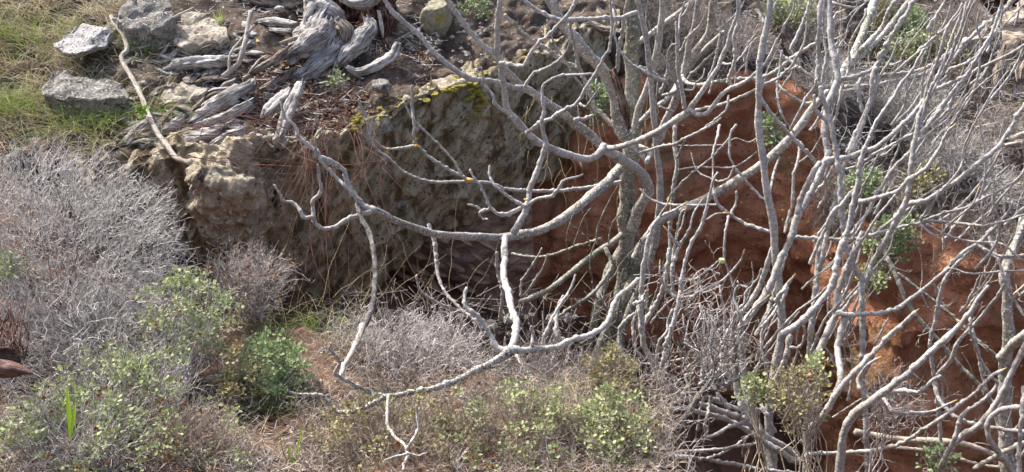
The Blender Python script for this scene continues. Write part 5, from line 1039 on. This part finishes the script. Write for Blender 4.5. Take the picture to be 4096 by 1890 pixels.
# background scrub on the far slope
def scrub(label, x, y, rx, ry, n, m='twigdark', d=None, **k):
    dd = d if d else hd(x, y + ry * .5) - .18
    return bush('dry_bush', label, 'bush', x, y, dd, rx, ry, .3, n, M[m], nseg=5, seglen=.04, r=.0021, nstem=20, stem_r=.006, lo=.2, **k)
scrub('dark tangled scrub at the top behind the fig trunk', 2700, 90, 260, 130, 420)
scrub('brown scrub mat above the red clay left of the tallest stem', 2960, 160, 140, 110, 300, 'twigpink')
scrub('dark dry scrub hanging over the red clay behind the trunk', 2640, 300, 140, 110, 240)
scrub('grey scrub at the top edge behind the tall pale stems', 3200, 90, 170, 120, 350, 'twigpink')
scrub('grey scrub bank right of the tall pale stems', 3330, 330, 170, 130, 380, 'twig')
scrub('wide grey scrub in the middle of the right slope', 3650, 420, 220, 140, 500, 'twig')
scrub('silver grass-like scrub hanging on the right slope', 3820, 610, 210, 120, 600, 'twig', grow=(0, 0, -.05))
scrub('dark drooping scrub over the right clay edge', 3560, 770, 200, 110, 380, 'twigdark', grow=(0, 0, -.15))
scrub('dark hanging dry roots beside the pale green plants', 3350, 800, 120, 150, 340, 'twigdark', d=7.9, grow=(.1, 0, -.25))
scrub('pale feathery dry clump near the right edge', 3990, 740, 90, 100, 240, 'twig', grow=(0, 0, -.1))
scrub('brown twiggy scrub in the upper right corner', 3900, 90, 220, 110, 380, 'twigpink')
scrub('thin dark scrub along the clay rim at the right edge', 3950, 900, 200, 70, 260, 'twigdark', grow=(0, 0, -.2))
scrub('low dry scrub at the far right above the broken log', 4020, 520, 90, 90, 160, 'twigpink')
def green(label, x, y, rx, ry, n, m, dd=None, **k):
    d = dd if dd else hd(x, y + ry * .5) - .3
    return bush('green_plant', label, 'plant', x, y, d, rx, ry, .12, 60, M['twigdark'], nseg=3, seglen=.03, r=.0015, leafm=M[m], nleaf=n, leafs=.024, nstem=12, stem_r=.003, **k)
green('bright green leafy shrub high on the right slope', 3640, 110, 75, 70, 900, 'leafgreen')
green('pale yellow green shrub below the bright leafy one', 3640, 200, 110, 55, 1000, 'leafpale')
green('pale green bush at the top behind the tall fig stems', 3150, 60, 100, 60, 900, 'leafpale')
green('olive green tuft right of the thick lichened stem', 3520, 60, 50, 55, 500, 'leafolive')
green('sparse grey green plant in the top centre right', 3760, 180, 120, 60, 500, 'leafolive')
green('green climbing plant on the clay between pale stems', 3560, 960, 100, 110, 900, 'leafgreen', 7.6)
green('yellow green plant above the clay left of the drooping scrub', 3700, 730, 70, 45, 500, 'leafolive', 7.7)
green('dark green plant behind the fork of pale stems', 3450, 740, 80, 60, 600, 'leafgreen', 7.7)
green('pale leafed plant trailing down the clay on the right', 3500, 1100, 45, 90, 300, 'leafpale', 7.6)
green('small green plant rooted in the red clay', 3080, 505, 28, 18, 140, 'leafgreen', 8.1)
green('second small green plant on the clay just below the first', 3110, 570, 28, 18, 140, 'leafgreen', 8.05)
green('fresh green weed at the bottom edge in front of the clay', 3750, 1860, 60, 40, 110, 'leafgreen', 5.0)
green('mossy green clump under the rock behind the left fig trunk', 2400, 400, 45, 110, 350, 'leafgreen', 7.9)
green('tiny green sprout beside the root pile', 1345, 330, 18, 16, 60, 'leafgreen')
green('green weed at the very top near the mossy boulder', 1900, 20, 60, 30, 220, 'leafgreen')
# ------------------------------------------------------------------ grass, litter, brambles
def tuft(name, label, sx, sy, spread_px, n, L, m, wd=.0035, lean=.5, cat='grass', dfun=None, droop=.9):
    d = (dfun or hd)(sx, sy); c = P(sx, sy, d); s = spread_px * d / F
    base = c + RNG.normal(0, 1, (n, 3)) * np.array((s, s * .8, .01)); dirs = RNG.normal(0, lean, (n, 3)) * np.array((1, 1, .1)) + np.array((0, 0, 1))
    e = empty(name, c, label, cat); blades('blades', base, dirs, RNG.uniform(.4, 1, n) * L, wd, M[m], e, droop=droop); return e
tuft('grass_tuft', 'green grass tuft between the two upper boulders', 570, 190, 45, 260, .28, 'grass')
tuft('grass_tuft', 'fresh green grass at the foot of the pale layered boulder', 810, 205, 25, 60, .14, 'grassb')
tuft('grass_tuft', 'long green and straw grass under the broad dark boulder', 430, 470, 110, 500, .30, 'grass')
tuft('grass_tuft', 'bright green grass at the left edge beside the broad boulder', 60, 420, 90, 420, .26, 'grass')
tuft('grass_tuft', 'green and straw grass growing along the lower edge of the pale diamond slab', 320, 270, 70, 180, .13, 'straw', .004)
tuft('grass_tuft', 'grass in front of the cream wedge-shaped stone', 700, 430, 60, 220, .16, 'grass', .004)
tuft('grass_tuft', 'pale dry grass spilling over the dark top boulder foot', 640, 160, 60, 260, .2, 'straw', .004)
tuft('grass_tuft', 'green grass at the upper left corner', 90, 120, 120, 260, .24, 'grass', .0045)
tuft('grass_tuft', 'green grass blades right of the pale boulder', 880, 110, 14, 16, .2, 'grassb', .006, .15, droop=.3)
tuft('grass_tuft', 'green grass hanging under the outcrop behind the green herb', 1270, 1330, 90, 140, .18, 'grass', dfun=lambda a, b: 6.3, lean=.9)
tuft('grass_tuft', 'straw grass in the dark hollow behind the low bush', 1350, 1270, 130, 90, .25, 'straw', dfun=lambda a, b: 6.4, lean=.8, wd=.003)
crest = lambda a, b: fd(a, b)
tuft('grass_tuft', 'dry stalks and green grass on the brown bank crest right of the green herb', 1330, 1430, 110, 220, .16, 'straw', .0028, dfun=crest, lean=.7)
tuft('grass_tuft', 'dull green grass on the crest just above the green herb', 1150, 1380, 80, 220, .15, 'grass', .003, dfun=crest, lean=.7)
tuft('grass_tuft', 'dry grass stems beneath the brown twiggy bush', 950, 1330, 120, 300, .16, 'straw', .0026, dfun=crest, lean=.8)
tuft('grass_tuft', 'dry stems on the crest between low bush and fig suckers', 2250, 1690, 160, 500, .16, 'straw', .0026, dfun=crest, lean=.8)
tuft('grass_tuft', 'soft green grass around the foot of the green herb', 1060, 1620, 70, 320, .12, 'grass', .003, dfun=fd)
def scat(n, x0, x1, y0, y1, df):
    xs = RNG.uniform(x0, x1, n); ys = RNG.uniform(y0, y1, n)
    if df is hd:
        k = ys < np.interp(xs, LX, LY) - 6; xs = xs[k]; ys = ys[k]
    return xs, ys
def field(name, m, n, x0, x1, y0, y1, L, wd, lean=.6, kind='stuff', df=hd, droop=1.0):
    xs, ys = scat(n, x0, x1, y0, y1, df); n = len(xs); base = np.array([P(x, y, df(x, y)) for x, y in zip(xs, ys)]) - np.array((0, 0, .01))
    kq = np.array([noise.noise(Vector(b) * (3.5 if m == 'grass' else 5)) + RNG.normal(0, .08) > (-.02 if m == 'grass' else -.15) for b in base]); base = base[kq]; n = len(base)
    dirs = RNG.normal(0, lean, (n, 3)) * np.array((1, 1, .1)) + np.array((0, 0, 1)); o = blades(name, base, dirs, RNG.uniform(.3, 1, n) * L, wd, M[m], None, (0, 0, 0), droop); o['kind'] = 'stuff'; return o
def lab(o, l, c): o['label'] = l; o['category'] = c
lab(field('dry_grass', 'straw', 7500, -300, 680, -120, 620, .30, .0058, .9), 'dry straw grass matted over the upper left slope', 'grass')
lab(field('green_grass', 'grass', 5200, -300, 700, -120, 640, .17, .0035, .7), 'green grass mixed through the straw at upper left', 'grass')
lab(field('slope_grass', 'straw', 2600, 3050, 4400, -150, 700, .22, .003, .8), 'dry grass between the scrub on the right slope', 'grass')
lab(field('foreground_straw', 'straw', 1300, -100, 2700, 1560, 1960, .12, .0028, 1.0, df=fd), 'dry straw and stalks littering the foreground soil', 'grass')
def brush(name, label, n, x0, x1, y0, y1, m, r, nseg=4, seglen=.03):
    xs = RNG.uniform(x0, x1, n); ys = RNG.uniform(y0, y1, n); kk_ = ((xs - 1060) / 130) ** 2 + ((ys - 1750) / 110) ** 2 > 1; xs = xs[kk_]; ys = ys[kk_]; n = len(xs); p0 = np.array([P(x, y, fd(x, y) + .02) for x, y in zip(xs, ys)])
    A, B, a, b, e = walk_twigs(p0, RNG.normal(0, .8, (n, 3)) * np.array((1, 1, .2)) + np.array((0, 0, .7)), nseg, seglen, r, spread=.5, grow=(0, 0, .05))
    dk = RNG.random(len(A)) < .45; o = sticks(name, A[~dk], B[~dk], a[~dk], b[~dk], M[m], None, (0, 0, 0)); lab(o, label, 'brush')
    o = sticks('shade_tinted_brush', A[dk], B[dk], a[dk], b[dk], M['twigdark'], None, (0, 0, 0)); lab(o, 'twigs coloured dark as painted shade within the ' + label, 'brush')  # random share of segments darkened in colour to stand for shaded gaps
brush('grey_brush', 'low tangle of grey twigs covering the ground at lower left', 850, -150, 1150, 1420, 1960, 'twig', .0019)
brush('tan_brush', 'low tangle of tan twigs covering the ground along the bottom', 1000, 900, 2750, 1480, 1960, 'twigpink', .0018)
brush('brown_brush', 'brown stalks among the bottom rockroses', 500, 600, 2700, 1560, 1960, 'twigtan', .0014)
# bright blades and orange blades
def blade(label, pts_px, d, wpx, m, name='grass_blade'):
    p = [P(x, y, d) for x, y in pts_px]; C = catmull(np.array(p), .02); n = len(C); k = d / F
    wv = np.sin(np.linspace(.35, math.pi - .02, n)) * wpx * k / 2; side = np.array((1, .15, 0)); up = np.array((0, -.0012, 0))
    V = np.stack([C - side * wv[:, None], C + up * 2, C + side * wv[:, None]], 1).reshape(-1, 3); Q = []
    for i in range(n - 1):
        for j in range(2): Q.append((3 * i + j, 3 * i + j + 1, 3 * i + 3 + j + 1, 3 * i + 3 + j))
    return mkmesh(name, V, Q, M[m], BL, True)
BL = empty('grass_clump', P(290, 1750, 3.4), 'pair of tall vivid green grass blades at lower left', 'grass')
blade('', [(282, 1760), (280, 1700), (272, 1620), (268, 1545)], 3.1, 20, 'grassb'); blade('', [(284, 1750), (292, 1680), (304, 1595)], 3.1, 14, 'grassb')
BL = empty('grass_clump', P(1170, 1890, 3.3), 'upright green blades at the bottom edge left of centre', 'grass')
blade('', [(1180, 1900), (1165, 1830), (1145, 1770)], 3.4, 14, 'grassb'); blade('', [(1180, 1900), (1190, 1800), (1215, 1690)], 3.4, 10, 'grassb'); blade('', [(1175, 1900), (1130, 1800), (1120, 1720)], 3.4, 6, 'grass')
BL = empty('grass_clump', P(320, 1810, 3.3), 'slanting yellow green blade with an orange tip at lower left', 'grass')
blade('', [(320, 1820), (380, 1760), (440, 1725)], 3.3, 10, 'grassb'); blade('', [(436, 1727), (470, 1708)], 3.3, 9, 'lichen', 'blade_tip')
BL = empty('broadleaf_weed', P(560, 460, 7.1), 'small weed with broad shiny bright green leaves in front of the boulder', 'plant')
rl = P(565, 445, 7.05)
leaves('leaf', rl + RNG.normal(0, .008, (9, 3)), np.array([(math.cos(a), -.3, math.sin(a) * .8 + .35) for a in np.linspace(0, 6, 9)]), RNG.uniform(.04, .07, 9), M['leafbright'], BL, .8)
def litter(name, label, n, x0, x1, y0, y1, m, L, r, df=hd, flat=.15, ex=0):
    xs, ys = scat(n, x0, x1, y0, y1, df); n = len(xs); p = np.array([P(x, y, df(x, y) - RNG.uniform(0, .05)) for x, y in zip(xs, ys)])
    d = norm(RNG.normal(0, 1, (n, 3)) * np.array((1, 1, flat)) + np.array((0, .0, .05))); l = RNG.uniform(.3, 1, n)[:, None] * L
    o = sticks(name, p - d * l / 2, p + d * l / 2, RNG.uniform(.5, 1, n) * r, RNG.uniform(.3, .8, n) * r, M[m], None, (0, 0, 0)); lab(o, label, 'twigs')
litter('twig_litter', 'grey dead twigs scattered over the bank around the stump', 1500, 640, 1750, -60, 600, 'twig', .16, .0028)
litter('dark_twig_litter', 'thin dark twigs and roots below the stump', 1600, 950, 1700, 300, 620, 'bramble', .20, .0022)
litter('bark_litter', 'chips of grey bark and wood around the weathered logs', 700, 600, 1300, 60, 600, 'driftwood', .07, .008)
litter('scrub_litter', 'fallen grey sticks lying on the right slope', 1600, 2450, 4300, -100, 820, 'twig', .22, .003)
litter('floor_litter', 'sticks lying in the dark gully bottom', 300, 1300, 2500, 1150, 1500, 'twigdark', .3, .004, df=lambda a, b: 6.8)
litter('soil_litter', 'tan twigs lying on the foreground soil', 1500, 0, 2700, 1500, 1950, 'twigtan', .11, .0020, df=lambda a, b: fd(a, b) - .02)
# leaf litter
xs, ys = scat(2200, 900, 1750, 200, 620, hd); pp = np.array([P(x, y, hd(x, y) - .02) for x, y in zip(xs, ys)])
lab(leaves('leaf_litter', pp, rand_dirs(len(xs)), RNG.uniform(.012, .03, len(xs)), M['leafbrown'], None, 1.2, (0, 0, 0)), 'brown leaf litter strewn between the stump and the outcrop', 'leaves')
# small stones: scattered, as stuff
def gravel(name, label, n, x0, x1, y0, y1, m, s0, s1, df, cat='stones'):
    xs = RNG.uniform(x0, x1, n); ys = RNG.uniform(y0, y1, n)
    if name == 'bank_gravel':
        k = ys < np.interp(xs, LX, LY) - 12; xs = xs[k]; ys = ys[k]; n = len(xs)
    oc_ = np.array([(1, 0, 0), (0, 1, 0), (-1, 0, 0), (0, -1, 0), (0, 0, 1), (0, 0, -1)], float)
    T = np.array([(0, 1, 4), (1, 2, 4), (2, 3, 4), (3, 0, 4), (1, 0, 5), (2, 1, 5), (3, 2, 5), (0, 3, 5)]); V = []
    for x, y in zip(xs, ys):
        s = random.uniform(s0, s1) ; q = oc_ * RNG.uniform(.6, 1.2, (6, 1)) * np.array((1, 1, .7)) * s; a = RNG.uniform(0, 6); R_ = np.array([[math.cos(a), -math.sin(a), 0], [math.sin(a), math.cos(a), 0], [0, 0, 1]])
        V.append(q @ R_.T + P(x, y, df(x, y)))
    V = np.array(V).reshape(-1, 3); Fq = (T[None] + (np.arange(n) * 6)[:, None, None]).reshape(-1, 3); o = mkmesh(name, V, Fq, M[m], None, False, (0, 0, 0)); put(o, label, cat, None, 'stuff')
gravel('bank_gravel', 'grey stones and clods scattered on the upper bank', 900, 300, 2000, -50, 640, 'greystone', .008, .035, lambda a, b: hd(a, b) - .01)
gravel('foreground_gravel', 'reddish clods on the foreground soil', 700, 0, 2700, 1500, 1950, 'soilf', .006, .02, lambda a, b: fd(a, b) - .01)
gravel('gully_stones', 'stones lying in the gully bottom', 160, 1200, 2300, 1250, 1500, 'greystone', .02, .07, lambda a, b: 6.9)
# bramble over the outcrop
br = empty('bramble', P(1100, 620, 6.6), 'leafless red-brown bramble trailing over the outcrop face', 'bramble')
def arc(parent, p0, p1, sag, r, m, name='stem', wob=.05):
    p0 = np.array(p0); p1 = np.array(p1); n = 7; L = np.linalg.norm(p1 - p0); pts = []
    off = RNG.normal(0, 1, 3) * wob * L
    for i in range(n):
        t = i / (n - 1); pts.append(p0 * (1 - t) + p1 * t + np.array((0, -.3 * sag, sag)) * 4 * t * (1 - t) + off * math.sin(t * 6.28) + RNG.normal(0, .006, 3))
    C = catmull(np.array(pts), .03); V, Q, a, b = sweep(C, np.linspace(r, r * .5, len(C)), 4); mkmesh(name, V, tube_faces(Q, a, b), M[m], parent)
for i in range(46):
    x0 = random.uniform(1150, 1500); y0 = random.uniform(440, 600); x1 = x0 + random.uniform(-350, 250); y1 = random.uniform(780, 1250)
    arc(br, P(x0, y0, 6.9), P(x1, y1, random.uniform(6.4, 6.9)), random.uniform(-.05, .16), random.uniform(.0016, .003), 'bramble')
for i in range(26):
    x0 = random.uniform(500, 900); y0 = random.uniform(430, 640); arc(br, P(x0, y0, 6.6), P(x0 + random.uniform(250, 900), y0 + random.uniform(-60, 160), 6.75), random.uniform(-.06, .1), random.uniform(.0015, .0028), 'bramble')
st2 = empty('dry_stalks', P(1500, 1150, 6.2), 'straight dry grass stalks leaning in front of the dark hollow', 'grass')
for i in range(22):
    x0 = random.uniform(1050, 1850); y0 = random.uniform(1150, 1330); arc(st2, P(x0, y0, 6.3), P(x0 + random.uniform(-220, 260), y0 - random.uniform(120, 380), 6.2), random.uniform(-.03, .03), .0016, 'straw', wob=.02)
# hanging rootlets in front of the clay
rt = empty('hanging_roots', P(2300, 700, 7.4), 'fine pale rootlets hanging in front of the dark hollow behind the trunk', 'roots')
for i in range(40):
    x0 = random.uniform(2100, 2650); y0 = random.uniform(300, 700); arc(rt, P(x0, y0, 7.5), P(x0 + random.uniform(-90, 90), y0 + random.uniform(120, 300), 7.45), random.uniform(-.05, .05), .0014, 'straw')
# pebbles in the clay as separate stones
gravel('clay_pebbles', 'small pale pebbles stuck in the red clay', 700, 2300, 4150, 420, 1850, 'ochre', .004, .016, lambda a, b: (yd((P(a, lerp(a, LX, LY), lerp(a, LX, LD)))[1] - .05 - 1.9 * min(.28, (b - lerp(a, LX, LY)) / (2300 - lerp(a, LX, LY))) - .25 * max(0, (b - lerp(a, LX, LY)) / (2300 - lerp(a, LX, LY)) - .28), b) - .05) if b > lerp(a, LX, LY) else 9.5)
# ------------------------------------------------------------------ rusty scrap at the left edge
rc = empty('rusty_scrap', P(20, 1500, 3.3), 'rusty wire coil over a bent rusted metal sheet at the left edge', 'scrap')
for i in range(22):
    cx = -30 + random.uniform(-10, 10); cy = 1400 + i * 4.4; d = 3.3; rr = (84 + i * 2.0) ; pts = []
    for k in range(17):
        a = k / 16 * 2 * math.pi; p = P(cx + rr * math.cos(a), cy + rr * .33 * math.sin(a), d) + np.array((0, .03 * math.sin(a), random.uniform(-.004, .004))); pts.append(p)
    C = catmull(np.array(pts), .02); V, Q, a_, b_ = sweep(C, np.full(len(C), .0034), 5); mkmesh('wire_loop', V, tube_faces(Q, a_, b_), M['rust'], rc)
V = []; Q = []
top = [(-80, 1440), (-20, 1438), (40, 1446), (85, 1462), (130, 1495)]; bot = [(-80, 1520), (-20, 1512), (30, 1506), (80, 1502), (131, 1498)]
for j, (a, b) in enumerate(zip(top, bot)):
    for t in (0, .33, .66, 1): V.append(P(a[0] * (1 - t) + b[0] * t, a[1] * (1 - t) + b[1] * t, 3.22 - .05 * math.sin(t * 3)))
for j in range(4):
    for t in range(3): Q.append((j * 4 + t, j * 4 + t + 1, j * 4 + 5 + t, j * 4 + 4 + t))
V2 = [v + np.array((0, .004, 0)) for v in V]; n = len(V); Q2 = [tuple(n + i for i in reversed(q)) for q in Q]
mkmesh('bent_sheet', V + V2, Q + Q2, M['rust'], rc)
for i in range(40):
    x0 = random.uniform(-60, 100); arc(rc, P(x0, 1400 + random.uniform(-20, 60), 3.32), P(x0 + random.uniform(-40, 20), 1180 + random.uniform(0, 120), 3.45), .0, .0028, 'rust', 'wire')
